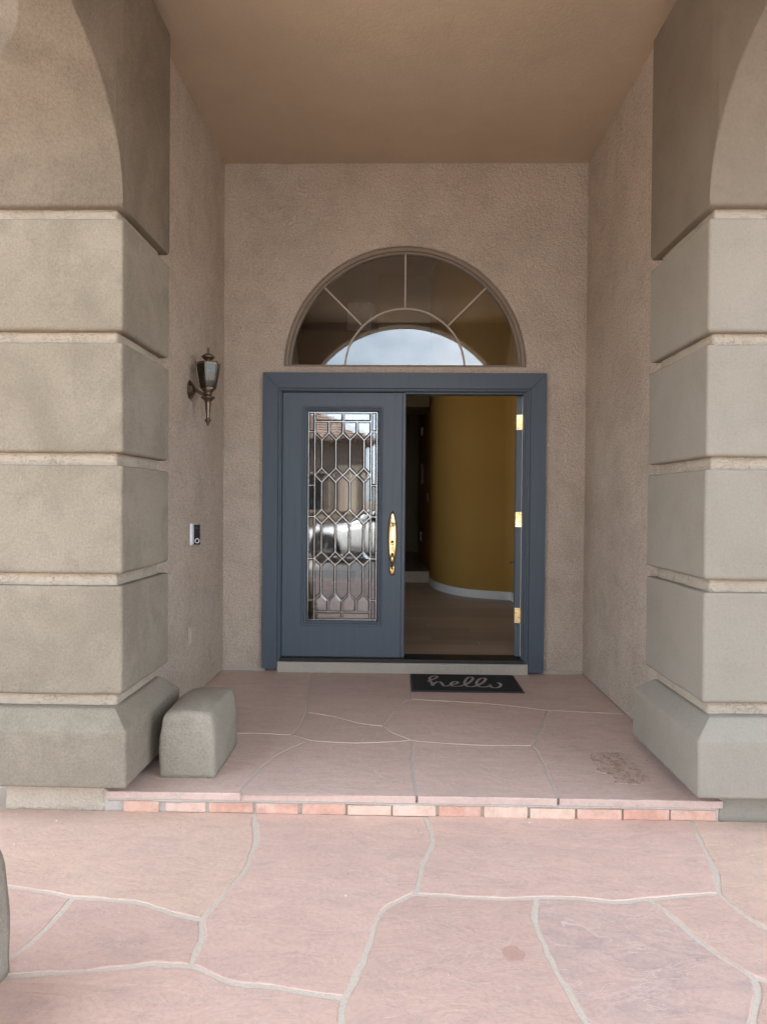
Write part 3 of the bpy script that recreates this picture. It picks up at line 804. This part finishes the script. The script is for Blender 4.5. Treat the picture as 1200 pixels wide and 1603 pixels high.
for j in range(len(side)-1):
    add('t', (us, side[j]), (cu[0], side[j]), (cu[0], side[j+1]), (us, side[j+1]))
    add('t', (cu[4], side[j]), (ue, side[j]), (ue, side[j+1]), (cu[4], side[j+1]))
GW, GH = gx1-gx0, gz1-gz0
def uv(p): return Vector((gx0+p[0]*GW, gz1-p[1]*GH))
def inset(P, d):
    n = len(P); o = []
    a2 = sum(P[i].x*P[(i+1) % n].y-P[(i+1) % n].x*P[i].y for i in range(n)); sgn = 1 if a2 > 0 else -1
    for i in range(n):
        e1 = (P[i]-P[i-1]).normalized(); e2 = (P[(i+1) % n]-P[i]).normalized()
        n1 = Vector((-e1.y, e1.x))*sgn; n2 = Vector((-e2.y, e2.x))*sgn; m = (n1+n2).normalized(); o.append(P[i]+m*(d/max(.3, m.dot(n1))))
    return o
edges = {}; verts_ = set()
for kind, P in polys:
    Q = [uv(p) for p in P]; n = len(Q)
    for i in range(n):
        k = tuple(sorted(((round(Q[i].x, 4), round(Q[i].y, 4)), (round(Q[(i+1) % n].x, 4), round(Q[(i+1) % n].y, 4))))); edges[k] = 1; verts_.update(k)
    bw = {'d': .017, 'c': .012, 't': .010}[kind]; g0 = .0022
    A = inset(Q, g0); B = inset(Q, g0+bw); yb, yf = DY+.0255, DY+.0185
    tilt = random.uniform(-.0004, .0004), random.uniform(-.0003, .0003)
    c = sum(B, Vector((0, 0)))/n
    vs = [(p.x, yb, p.y) for p in A]+[(p.x, yb-.001, p.y) for p in A]+[(p.x, yf+tilt[0]*(p.x-c.x)/.05+tilt[1]*(p.y-c.y)/.1, p.y) for p in B]
    fs = [tuple(range(n))]+[(i, (i+1) % n, n+(i+1) % n, n+i) for i in range(n)]+[(n+i, n+(i+1) % n, 2*n+(i+1) % n, 2*n+i) for i in range(n)]+[tuple(range(2*n, 3*n))]
    mesh('pane', vs, fs, {'d': 'glass_clear', 'c': 'glass_clear', 't': 'glass_textured'}[kind], gl)
cuts = set()
for (a, b) in edges:                                  # split long runs where other cames meet them
    A_, B_ = Vector(a), Vector(b); d = B_-A_; L = d.length
    if L < .002: continue
    on = [(0., a), (L, b)]
    for v in verts_:
        q = Vector(v)-A_; t = q.dot(d)/L
        if 1e-3 < t < L-1e-3 and (q-d*(t/L)).length < 1e-3: on.append((t, v))
    on.sort()
    for i in range(len(on)-1): cuts.add(tuple(sorted((on[i][1], on[i+1][1]))))
bm = bmesh.new()
for ci, (a, b) in enumerate(sorted(cuts)):
    a, b = Vector(a), Vector(b); d = (b-a); L = d.length
    if L < .002: continue
    ang = math.atan2(d.y, d.x); c = (a+b)/2
    m4 = Matrix.Translation((c.x, DY+.0215, c.y)) @ Matrix.Rotation(-ang, 4, 'Y')
    e_ = (ci*37 % 100)*4e-6
    add_box(bm, -L/2-.001, L/2+.001, -.0028-e_, .0028, -.0022-e_, .0022+e_, .001, 1, m4)
from_bm('came', bm, 'came', gl)
# handle set
hx, hy = -.037, DY
hd = empty('handle', (0, 0, 0)); hd.parent = ld; hd.location = -ld.location
def oval(name, cx, cz, rx, rz, y0, dep, mat, parent, n=36, dome=.5):
    vs, fs = [], []
    rr = [(1.0, 0), (1.0, .35), (.93, .75), (.80, .95), (.55, 1.0+dome*.25), (.25, 1.0+dome*.4)]
    for k, h in rr:
        for i in range(n):
            a = 2*PI*i/n; vs.append((cx+rx*k*math.cos(a), y0-dep*h, cz+rz*k*math.sin(a)))
    for j in range(len(rr)-1):
        for i in range(n): fs.append((j*n+i, j*n+(i+1) % n, (j+1)*n+(i+1) % n, (j+1)*n+i))
    fs.append(tuple(range(n))); fs.append(tuple((len(rr)-1)*n+i for i in range(n)))
    return mesh(name, vs, fs, mat, parent, True)
M['brass_dark'] = simple('brass_patina_edge', (.20, .13, .045), .4, 1)
oval('escutcheon_rim', hx, 1.115, .037, .200, hy, .004, 'brass_dark', hd)
oval('escutcheon', hx, 1.115, .032, .192, hy-.004, .010, 'brass', hd)
oval('lower_plate_rim', hx, .873, .0245, .049, hy, .004, 'brass_dark', hd)
oval('lower_plate', hx, .873, .019, .042, hy-.004, .008, 'brass', hd)
lathe_m = Matrix.Translation((hx, hy-.012, 1.215)) @ Matrix.Rotation(R(90), 4, 'X')
vs, fs = lathe_v([(.021, 0), (.022, .008), (.018, .014), (.012, .016), (.011, .013)], 0, 0, 24)
mesh('lock_cylinder', [lathe_m @ Vector(v) for v in vs], fs, 'brass', hd, True)
box('keyhole', hx-.0015, hx+.0015, hy-.0262, hy-.0255, 1.206, 1.224, 'rubber', hd, 0)
tube('thumb_lever', [(hx, hy-.01, 1.085), (hx, hy-.035, 1.09), (hx, hy-.05, 1.082), (hx, hy-.062, 1.066)], [.008, .010, .013, .008], 'brass', hd, 12, True, .6)
tube('grip', [(hx, hy-.01, .985), (hx, hy-.035, .992), (hx, hy-.056, .978), (hx, hy-.064, .945), (hx, hy-.060, .915), (hx, hy-.045, .893), (hx, hy-.022, .880), (hx, hy-.008, .874)], [.011, .011, .012, .012, .010, .008, .007, .008], 'brass', hd, 14)

# open right-hand door, swung inwards past the right angle
rd = empty('entry_door', (.91, .1, .2), 'open slate blue door swung inward, seen edge-on with brass hinges', 'door')
PX, PY, TH = .947, .077, R(101)
rot = Matrix.Translation((PX, PY, 0)) @ Matrix.Rotation(-TH, 4, 'Z')
Wd = .905
box('leaf', -Wd-.004, -.004, -.045, -.0042, DB+.002, DTop-.006, 'door', rd, .002, 1, rot)
box('inner_face', -Wd-.004, -.004, -.004, .002, DB+.004, DTop-.008, 'white_paint', rd, .001, 1, rot)
box('glazing_bead', -.72, -.18, -.057, -.045, .44, 2.10, 'door', rd, .006, 2, rot)
for hz in (2.0, 1.258, .522):
    h = box('hinge', -.0038, -.0015, -.046, .006, hz-.058, hz+.058, 'brass', rd, .001, 1, rot)
    bm = bmesh.new()
    for s_ in range(5):
        m4 = rot @ Matrix.Translation((.004, .004, hz-.0575+s_*.0233))
        bmesh.ops.create_cone(bm, cap_ends=True, segments=14, radius1=.007, radius2=.007, depth=.0218, matrix=m4 @ Matrix.Translation((0, 0, .011)))
    from_bm('knuckle', bm, 'brass', h, False)
    bm = bmesh.new()
    for (yy, dz) in ((-.014, .044), (-.032, .018), (-.014, -.014), (-.032, -.044)):
        bmesh.ops.create_cone(bm, cap_ends=True, segments=10, radius1=.0042, radius2=.0030, depth=.002, matrix=rot @ Matrix.Translation((-.0008, yy, hz+dz)) @ Matrix.Rotation(R(90), 4, 'Y'))
    from_bm('screw', bm, 'brass_dark', h)
tube('lever', [rot @ Vector(p) for p in [(-Wd+.07, -.045, .86), (-Wd+.07, -.085, .86), (-Wd+.075, -.10, .858), (-Wd+.12, -.105, .852)]], [.009, .008, .008, .006], 'chrome', rd, 10)

# ------------------------------------------------------------ pillars
def pillar(name, X0, X1, Y1, label, mat, seed):
    Y0 = -2.18
    p = empty(name, ((X0+X1)/2, (Y0+Y1)/2, 0), label, 'pillar', 'banded stucco pillars at the porch mouth')
    G = [.494, 1.03, 1.563, 2.10, 2.64]; g = .0275
    b = .092
    loft('base', (X0-.055, X1+.055, Y0-b, Y1+.02), [(.010, .145), (.003, .148), (0, .155), (0, .160), (0, .22), (0, .28), (0, .34), (0, .382), (.001, .388), (.004, .394), (.009, .400), (.013, .404), (.04, .430), (.072, .4595), (.077, .4635), (.083, .466), (.09, .467), (.14, .467)], mat, p, .010, .002, seed)
    loft('core', (X0+.042, X1-.042, Y0+.042, Y1-.042), [(0, .10)]+[(0, .15+.085*i) for i in range(31)], 'groove', p, .012, .004, seed+2, 14)
    for i in range(4):
        loft('block', (X0, X1, Y0, Y1), [(.018*(1-math.sin(PI/2*q_/5)), G[i]+g+.018*(1-math.cos(PI/2*q_/5))) for q_ in range(6)]+[(0, G[i]+g+.023)]+round_prof(G[i]+g+.012, G[i+1]-g, .008, 4, 6)[6:], mat, p, .010, .0026, seed+i*1.7)
    # square plinth under the base, set back
    px0, px1 = (-1.738, -1.292) if X0 < 0 else (1.412, 1.86)
    loft('plinth', (px0, px1, SY-.004, -1.72), [(0, -.02), (0, .03), (.001, .07), (0, .11), (0, .16)], 'plinth' if X0 < 0 else mat, p, .008, .003, seed+9, 12)
    return p
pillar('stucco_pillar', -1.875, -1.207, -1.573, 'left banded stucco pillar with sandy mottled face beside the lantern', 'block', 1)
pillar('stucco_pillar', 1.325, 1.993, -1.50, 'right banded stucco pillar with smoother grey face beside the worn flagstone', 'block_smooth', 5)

# ------------------------------------------------------------ portico in front: side arches springing from the pillars, front arch
port = empty('portico', (.07, -4.4, 0), 'stucco portico arches springing forward from the pillars', 'portico')
FRY = -6.6
def side_arch(s, xi, yb, mat):
    a, cy, b, z0 = (-2.18-FRY)/2, (-2.18+FRY)/2, 1.18, 2.667
    st = [(yb, z0+.012, 0), (yb-.012, z0, 0), (yb-.2, z0, 0), (yb-.4, z0, 0), (-2.168, z0, 0), (-2.1785, z0+.008, 0)]
    q = .66                                       # quarter-round haunches under a straight lintel
    arc = [(q*(1-math.cos(PI/2*i/28)), q*math.sin(PI/2*i/28)) for i in range(29)]
    for d, rise in arc: st.append((-2.18-d, z0+.014+rise, rise))
    for i in range(1, 10): st.append((-2.18-q+(FRY+2.18+2*q)*i/10, z0+.014+q, q))
    for d, rise in reversed(arc): st.append((FRY+d, z0+.014+rise, rise))
    vs, fs = [], []; r = .012
    for y, zb, rise in st:
        x = xi+s*(.122*max(0, -2.18-y))
        k = min(1, max(0, (rise-.30)/.36)); k = k*k*(3-2*k)
        ws = .668-.50*k; ch = (.668-ws)*.85
        for o, z in ((.25, 4.8), (.25, 3.835), (.012, 3.83), (.0, 3.818), (0, zb+(3.818-zb)*.5), (0, zb+r), (r*.3, zb+r*.3), (r, zb), (ws*.5, zb), (ws-r, zb), (ws-r*.3, zb+r*.3), (ws, zb+r), (.668+.001, zb+r+ch), (.669, 4.8)):
            vs.append((x+s*o, y, z))
    K = 14
    for i in range(len(st)-1):
        for k in range(K-1): fs.append((i*K+k, i*K+k+1, (i+1)*K+k+1, (i+1)*K+k))
    fs.append(tuple(range(K)))
    return mesh('side_arch', vs, fs, mat, port, False)
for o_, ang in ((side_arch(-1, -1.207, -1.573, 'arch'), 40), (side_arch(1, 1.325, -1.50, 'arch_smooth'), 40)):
    for p in o_.data.polygons: p.use_smooth = True
    if hasattr(o_.data, 'set_sharp_from_angle'): o_.data.set_sharp_from_angle(angle=R(ang))
# front arch wall behind the viewer, seen in the fanlight's reflection
vs, fs = [], []
fx, fR, fz = .10, 1.87, 2.60
N = 64; y0, y1 = FRY, FRY-.3; T = 4.95; W0, W1 = -2.75, 2.95
for y in (y0, y1):
    vs += [(W0, y, -.05), (fx-fR, y, -.05), (W0, y, T)]
    for i in range(N+1):
        a = PI-PI*i/N; vs += [(fx+fR*math.cos(a), y, fz+fR*math.sin(a)), (fx+fR*math.cos(a), y, T)]
    vs += [(fx+fR, y, -.05), (W1, y, -.05), (W1, y, T)]
H = 3+2*(N+1)+3
for b in (0, H):
    A0 = b+3; fs.append((b, b+1, A0, A0+1, b+2))
    for i in range(N): fs.append((A0+2*i, A0+2*i+2, A0+2*i+3, A0+2*i+1))
    e = A0+2*(N+1); fs.append((A0+2*N, e, e+1, e+2, A0+2*N+1))
loop = [1]+[3+2*i for i in range(N+1)]+[3+2*(N+1)]
for i in range(len(loop)-1): fs.append((loop[i], loop[i+1], H+loop[i+1], H+loop[i]))
fs += [(0, 2, H+2, H), (H-2, H-1, 2*H-1, 2*H-2)]
mesh('front_arch', vs, fs, 'wall', port)
box('portico_ceiling', -2.75, 2.95, FRY-.3, -3.305, 4.50, 4.945, 'ceiling', port, 0)
box('portico_roof', -2.9, 3.1, FRY-.65, -3.405, 4.955, 5.15, 'roof_tile', port, 0)
# ------------------------------------------------------------ wall lantern
lx, ly = -1.205, -.845
ln = empty('wall_lantern', (WL, ly, 2.08), 'aged bronze wall lantern with smoky glass and long tail finial', 'lantern')
m4 = Matrix.Translation((WL, ly, 2.085)) @ Matrix.Rotation(R(90), 4, 'Y')
vs, fs = lathe_v([(.062, 0), (.063, .006), (.054, .013), (.048, .016), (.036, .026), (.018, .034), (.012, .036)], 0, 0, 8, PI/8)
mesh('backplate', [m4 @ Vector(v) for v in vs], fs, 'bronze', ln)
tube('arm', [(WL+.03, ly, 2.085), (WL+.055, ly, 2.075), (WL+.075, ly, 2.062), (WL+.1, ly, 2.056), (lx, ly, 2.056)], [.014, .011, .010, .012, .014], 'bronze', ln, 12)
lathe('tail', [(.004, 1.858), (.009, 1.872), (.010, 1.878), (.021, 1.892), (.022, 1.896), (.012, 1.902), (.011, 1.91), (.016, 1.96), (.019, 2.0), (.020, 2.012), (.030, 2.022), (.044, 2.033), (.046, 2.038), (.034, 2.044), (.022, 2.046)], lx, ly, 'bronze', ln, 20)
lathe('cup', [(.022, 2.0465), (.024, 2.06), (.026, 2.072), (.034, 2.078), (.038, 2.084), (.030, 2.0895)], lx, ly, 'bronze', ln, 20)
r0, r1, z0, z1 = .045, .074, 2.09, 2.248
cage = empty('cage', (0, 0, 0)); cage.parent = ln; cage.location = -ln.location
def hexp(r, z, k): a = R(60*k+30); return Vector((lx+r*math.cos(a), ly+r*math.sin(a), z))
prof = [(r0, z0), (.060, z0+.05), (.070, z0+.10), (r1, z1)]
for k in range(6):
    tube('rib', [hexp(r+.001, z, k) for r, z in prof]+[hexp(r1+.006, z1+.012, k)], [.0045, .004, .004, .0045, .003], 'bronze', cage, 8)
    vs, fs = [], []
    for r, z in prof: vs += [hexp(r-.002, z, k), hexp(r-.002, z, k+1)]
    fs = [(2*j, 2*j+1, 2*j+3, 2*j+2) for j in range(3)]
    o = mesh('glass_panel', vs, fs, 'glass_lamp', cage)
    sm = o.modifiers.new('thick', 'SOLIDIFY'); sm.thickness = .002
lathe('lower_ring', [(r0+.003, z0-.002), (r0+.004, z0+.006), (r0-.004, z0+.008)], lx, ly, 'bronze', cage, 6, False, R(30))
lathe('upper_ring', [(r1+.002, z1-.006), (r1+.003, z1+.002), (r1-.006, z1+.004)], lx, ly, 'bronze', cage, 6, False, R(30))
lathe('cap', [(.068, z1+.004), (.060, z1+.010), (.036, z1+.014), (.022, z1+.018), (.020, z1+.024), (.026, z1+.028), (.038, z1+.040), (.042, z1+.046), (.040, z1+.050), (.028, z1+.060), (.012, z1+.068), (.006, z1+.070)], lx, ly, 'bronze', ln, 20)
lathe('finial', [(.005, z1+.0705), (.008, z1+.080), (.008, z1+.090), (.004, z1+.102), (.001, z1+.108)], lx, ly, 'bronze', ln, 12)
lathe('candle', [(.011, z0+.006), (.011, z0+.07), (.008, z0+.075), (.012, z0+.10), (.003, z0+.125)], lx, ly, 'plastic_white', ln, 12)

# ------------------------------------------------------------ doorbell camera, cover plate
db = empty('video_doorbell', (WL, -.80, 1.166), 'white video doorbell with glossy black face on left porch wall', 'doorbell')
box('mount', WL, WL+.012, -.838, -.775, 1.095, 1.236, 'plastic_white', db, .004)
rotb = Matrix.Translation((WL+.030, -.806, 1.166)) @ Matrix.Rotation(R(-48), 4, 'Z')
box('body', -.022, .014, -.023, .023, -.066, .066, 'plastic_white', db, .010, 3, rotb)
box('face', .0142, .0195, -.0215, .0215, -.0645, .0645, 'plastic_black', db, .0025, 2, rotb)
bm = bmesh.new()
bmesh.ops.create_cone(bm, cap_ends=False, segments=28, radius1=.0155, radius2=.0155, depth=.003, matrix=rotb @ Matrix.Translation((.0205, 0, -.040)) @ Matrix.Rotation(R(90), 4, 'Y'))
bmesh.ops.create_cone(bm, cap_ends=False, segments=28, radius1=.0115, radius2=.0115, depth=.003, matrix=rotb @ Matrix.Translation((.0205, 0, -.040)) @ Matrix.Rotation(R(90), 4, 'Y'))
bm.verts.ensure_lookup_table(); n = 28
bv = list(bm.verts)
o_ring = sorted(bv[:56], key=lambda v: (rotb.inverted() @ v.co).x)[28:]; i_ring = sorted(bv[56:], key=lambda v: (rotb.inverted() @ v.co).x)[28:]
ang = lambda v: math.atan2((rotb.inverted() @ v.co).z+.040, (rotb.inverted() @ v.co).y)
o_ring.sort(key=ang); i_ring.sort(key=ang)
for i in range(n): bm.faces.new((o_ring[i], o_ring[(i+1) % n], i_ring[(i+1) % n], i_ring[i]))
from_bm('button', bm, 'plastic_white', db)
vs, fs = lathe_v([(.007, 0), (.006, .002), (.002, .003)], 0, 0, 16)
m4 = rotb @ Matrix.Translation((.0196, 0, .042)) @ Matrix.Rotation(R(90), 4, 'Y')
mesh('lens', [m4 @ Vector(v) for v in vs], fs, 'car_glass', db, True)
cp = empty('cover_plate', (WL, -.82, .52), 'tan painted cover plate low on the left porch wall', 'cover plate')
box('plate', WL, WL+.007, -.857, -.787, .462, .578, 'plate', cp, .003)
box('flap', WL+.0072, WL+.014, -.848, -.796, .472, .568, 'plate', cp, .003)

# ------------------------------------------------------------ concrete blocks
def rough_block(name, x0, x1, y0, y1, z0, z1, label, seed, taper=.018):
    bm = bmesh.new(); add_box(bm, x0, x1, y0, y1, z0, z1)
    bmesh.ops.subdivide_edges(bm, edges=bm.edges[:], cuts=14, use_grid_fill=True)
    cx, cy, h = (x0+x1)/2, (y0+y1)/2, z1-z0; hw, hd_ = (x1-x0)/2, (y1-y0)/2; r = .013
    for v in bm.verts:
        u = (v.co.z-z0)/h
        lx_, ly_, lz = v.co.x-cx, v.co.y-cy, v.co.z
        # rounded corners and shoulders
        ax, ay, az = max(0, abs(lx_)-(hw-r)), max(0, abs(ly_)-(hd_-r)), max(0, lz-(z1-r))
        L = math.sqrt(ax*ax+ay*ay+az*az)
        m = max(ax, ay, az)
        if L > 1e-6 and m > 0:
            k = m/L
            lx_ = math.copysign(abs(lx_)-ax+ax*k, lx_); ly_ = math.copysign(abs(ly_)-ay+ay*k, ly_); lz = lz-az+az*k
        t = 1-taper/hw*max(0, (u-.35)/.65)**2
        lx_ *= t; ly_ *= 1-.5*taper/hd_*max(0, (u-.5)*2)**2
        lz += u*(.020*(1-(lx_/hw)**2)+.016*(1-(ly_/hd_)**2)-.012)
        v.co = Vector((cx+lx_, cy+ly_, lz))
        v.co += noise.noise_vector(v.co*6+Vector((seed, 0, 0)))*.004+noise.noise_vector(v.co*22+Vector((0, seed, 0)))*.0016
        if u < .001: v.co.z = z0
    return tag(from_bm(name, bm, 'concrete', None, True), label, 'block')
rough_block('concrete_block', -1.10, -.838, -2.02, -1.56, PF, PF+.295, 'rounded cast concrete block on the porch against the left pillar base', 3)
rough_block('concrete_block', -1.36, -1.118, -3.62, -3.19, .003, .375, 'concrete block on the lower patio cut off by the left edge of the photo', 8)

# ------------------------------------------------------------ door mat
mt = empty('door_mat', (.485, -.30, PF), 'charcoal door mat reading hello in looping beige script', 'door mat')
mx0, mx1, my0, my1 = .103, .870, -.545, -.078
box('edge', mx0, mx1, my0, my1, PF+.001, PF+.006, 'mat_edge', mt, .002)
box('pile', mx0+.014, mx1-.014, my0+.016, my1-.014, PF+.0062, PF+.011, 'mat', mt, .002)
def txt(x, y):
    v = (y-56)/176; u = (x-88)/(952+92*v)
    return Vector((mx0+(mx1-mx0)*u, my1-(my1-my0)*v, 0))
strokes = [
 [(247, 143), (272, 130), (308, 114), (334, 98), (330, 86), (305, 85), (280, 94), (266, 108), (272, 132), (282, 158), (290, 185)],
 [(288, 183), (305, 162), (335, 146), (362, 147), (376, 162), (388, 180), (412, 186), (440, 180), (480, 168), (515, 158), (522, 145), (500, 139), (474, 148), (458, 166), (470, 183), (515, 187), (560, 180), (610, 160), (648, 132), (667, 104), (652, 91), (622, 98), (597, 124), (586, 156), (602, 182), (640, 190), (682, 182), (728, 163), (766, 136), (783, 110), (766, 99), (735, 106), (706, 131), (696, 160), (716, 185), (762, 191), (804, 182), (826, 166), (818, 180), (838, 193), (876, 196), (908, 184), (919, 166), (906, 150), (882, 146)],
]
for sk in strokes:
    P = [txt(*p) for p in sk]; Q = []
    for i in range(len(P)-1):
        p0, a, b, p3 = P[max(i-1, 0)], P[i], P[i+1], P[min(i+2, len(P)-1)]
        for j in range(5):
            t = j/5; Q.append(.5*((2*a)+(b-p0)*t+(2*p0-5*a+4*b-p3)*t*t+(3*a-p0-3*b+p3)*t**3))
    Q.append(P[-1]); vs, fs = [], []; n = len(Q)
    for i, q in enumerate(Q):
        d = (Q[min(i+1, n-1)]-Q[max(i-1, 0)]).normalized(); nm = Vector((-d.y, d.x, 0))
        wv = .0055+.0045*abs(d.y)
        vs += [tuple(q+nm*wv+Vector((0, 0, PF+.0122))), tuple(q-nm*wv+Vector((0, 0, PF+.0122)))]
    fs = [(2*i, 2*i+1, 2*i+3, 2*i+2) for i in range(n-1)]
    mesh('lettering', vs, fs, 'mat_text', mt)

# ------------------------------------------------------------ across the drive, seen in the door glass: white car and a tile-roofed house
car = empty('parked_car', (-.2, -10.95, -.02), 'white sedan parked across the drive, reflected in the door glass', 'car')
def car_body():
    X0, X1, Yc = -2.52, 2.1, -10.95; g = -.02
    top = [(-2.52, .55), (-2.45, .66), (-2.2, .74), (-1.6, .83), (-1.05, .90), (-.95, .92), (1.3, .97), (1.7, .98), (2.02, .94), (2.1, .80)]
    hwid = [(-2.52, .55), (-2.4, .72), (-2.1, .83), (-1.5, .88), (0, .90), (1.4, .88), (1.9, .80), (2.1, .66)]
    def ip(T, x):
        for i in range(len(T)-1):
            if T[i][0] <= x <= T[i+1][0]:
                t = (x-T[i][0])/(T[i+1][0]-T[i][0]); t = t*t*(3-2*t) if False else t
                return T[i][1]+(T[i+1][1]-T[i][1])*t
        return T[-1][1]
    vs, fs = [], []; ST = [X0+(X1-X0)*i/46 for i in range(47)]
    for x in ST:
        h, t = ip(hwid, x), ip(top, x); low_ = .20 if -2.3 < x < 1.9 else .30
        for wx in (-1.63, 1.15):
            if abs(x-wx) < .36: low_ = max(low_, .02+math.sqrt(max(0, .36**2-(x-wx)**2))+.30)
        low_ = min(low_, t-.08)
        for a_, z in ((-.92, low_), (-1.0, low_+(t-low_)*.35), (-.985, low_+(t-low_)*.75), (-.90, t-.03), (-.8, t), (0, t+.03), (.8, t), (.90, t-.03), (.985, low_+(t-low_)*.75), (1.0, low_+(t-low_)*.35), (.92, low_)):
            vs.append((x, Yc+a_*h, g+z))
    K = 11
    for i in range(len(ST)-1):
        for k in range(K): fs.append((i*K+k, i*K+(k+1) % K, (i+1)*K+(k+1) % K, (i+1)*K+k))
    fs.append(tuple(range(K))); fs.append(tuple((len(ST)-1)*K+k for k in range(K)))
    mesh('body', vs, fs, 'car_white', car, True)
    # greenhouse
    low_o = [(-1.15, .76), (1.75, .76)]; 
    vs, fs = [], []
    prof = [(-1.12, .90, .78), (-.75, 1.10, .74), (-.30, 1.34, .66), (.0, 1.42, .62), (.5, 1.45, .61), (1.0, 1.40, .62), (1.35, 1.22, .68), (1.72, .97, .74)]
    for x, z, wd in prof:
        base_w = .80
        for a_, zz in ((-base_w, .90), (-wd, z-.03), (-wd*.85, z), (0, z+.02), (wd*.85, z), (wd, z-.03), (base_w, .90)): vs.append((x, Yc+a_, g+zz))
    K = 7
    for i in range(len(prof)-1):
        for k in range(K-1): fs.append((i*K+k, i*K+k+1, (i+1)*K+k+1, (i+1)*K+k))
    mesh('cabin', vs, fs, 'car_white', car, True)
    for s in (-1, 1):
        for P in ([(-.80, .95), (.02, .95), (.02, 1.36), (-.22, 1.33), (-.62, 1.12)], [(.08, .95), (1.0, .97), (1.22, 1.05), (.92, 1.33), (.5, 1.38), (.08, 1.37)]):
            vs = []
            for x, z in P: 
                k = (z-.90)/.52; vs.append((x, Yc+s*(.812-.175*k), g+z))
            n = len(vs); vs += [(x, y-s*.03, z) for x, y, z in vs]
            mesh('side_window', vs, [tuple(range(n)), tuple(range(2*n-1, n-1, -1))]+[(i, (i+1) % n, n+(i+1) % n, n+i) for i in range(n)], 'car_glass', car)
        box('wing_mirror', -.86, -.70, Yc+s*.86-.07, Yc+s*.86+.07, g+.92, g+1.03, 'car_white', car, .03, 3)
        box('door_handle', -.02, .14, Yc+s*.897-.012, Yc+s*.897+.012, g+.78, g+.81, 'car_trim', car, .006)
        box('sill_trim', -1.2, .75, Yc+s*.85-.03, Yc+s*.85+.03, g+.17, g+.22, 'car_trim', car, .006)
        bm = bmesh.new(); add_box(bm, -2.47, -2.2, Yc+s*.68-.1, Yc+s*.68+.1, g+.58, g+.70, .03, 3); from_bm('headlight', bm, 'lamp_lens', car)
        for wx in (-1.63, 1.15):
            wy = Yc+s*.80
            m4 = Matrix.Translation((wx, wy, g+.33)) @ Matrix.Rotation(R(90), 4, 'X')
            vs, fs = lathe_v([(.20, -.10), (.31, -.11), (.33, -.08), (.33, .08), (.31, .11), (.20, .10)], 0, 0, 32)
            wheel = mesh('wheel', [m4 @ Vector(v) for v in vs], fs, 'tyre', car, True)
            bm = bmesh.new()
            for k in range(5):
                add_box(bm, .03, .205, -.025, .025, -.115, .115, .005, 1, m4 @ Matrix.Rotation(2*PI*k/5, 4, 'Z'))
            bmesh.ops.create_cone(bm, cap_ends=True, segments=20, radius1=.05, radius2=.05, depth=.235, matrix=m4)
            from_bm('rim', bm, 'rim', wheel)
    vs = [(-1.10, Yc-.70, g+.925), (-1.10, Yc+.70, g+.925), (-.36, Yc+.60, g+1.33), (-.36, Yc-.60, g+1.33)]
    vs += [(x, y, z-.02) for x, y, z in vs]
    mesh('windshield', vs, [(0, 1, 2, 3), (7, 6, 5, 4), (0, 1, 5, 4), (1, 2, 6, 5), (2, 3, 7, 6), (3, 0, 4, 7)], 'car_glass', car)
car_body()

nb = empty('neighbour_house', (-8, -22, 0), 'brown stucco house with clay tile roof, reflected in the door glass', 'house')
nrot = Matrix.Translation((-1.15, -20.5, 0)) @ Matrix.Rotation(R(-14), 4, 'Z')
box('wall', -13, 0, -9, 0, -.1, 3.8, 'far_stucco', nb, 0, 2, nrot)
def roof():
    vs, fs = [], []; x0, x1, y0, y1, ze, zr = -13.6, .6, -9.6, .6, 3.65, 6.3
    hip = (y1-y0)/2; NX = 96
    # front slope with rolled tile courses, then the other three slopes
    rows_ = 22
    for j in range(rows_+1):
        t = j/rows_; xa, xb = x0+hip*t, x1-hip*t
        for st_ in (0, 1):
            for i in range(NX+1):
                x = xa+(xb-xa)*i/NX; zz = ze+(zr-ze)*t+.045*abs(math.sin(x*PI/.3))+(.05 if st_ else 0); vs.append((x, y1-hip*t, zz))
    n = NX+1
    for j in range(2*rows_+1):
        for i in range(NX): fs.append((j*n+i, j*n+i+1, (j+1)*n+i+1, (j+1)*n+i))
    b = len(vs); vs += [(x0, y0, ze), (x1, y0, ze), (x1, y1, ze), (x0, y1, ze), (x0+hip, y1-hip, zr), (x1-hip, y1-hip, zr)]
    fs += [(b, b+1, b+5, b+4), (b+1, b+2, b+5), (b+3, b, b+4), (b, b+1, b+2, b+3)]
    return mesh('roof', [nrot @ Vector(v) for v in vs], fs, 'roof_tile', nb)
roof()
for x in (-11, -7.2, -2.0):
    wv_ = box('window', x-.6, x+.6, .001, .05, 1.0, 2.5, 'muntin', nb, 0, 2, nrot)
    box('pane', x-.52, x+.52, .051, .06, 1.08, 2.42, 'car_glass', wv_, 0, 2, nrot)
wv_ = box('window', -.85, -.35, .001, .05, .9, 2.7, 'muntin', nb, 0, 2, nrot)
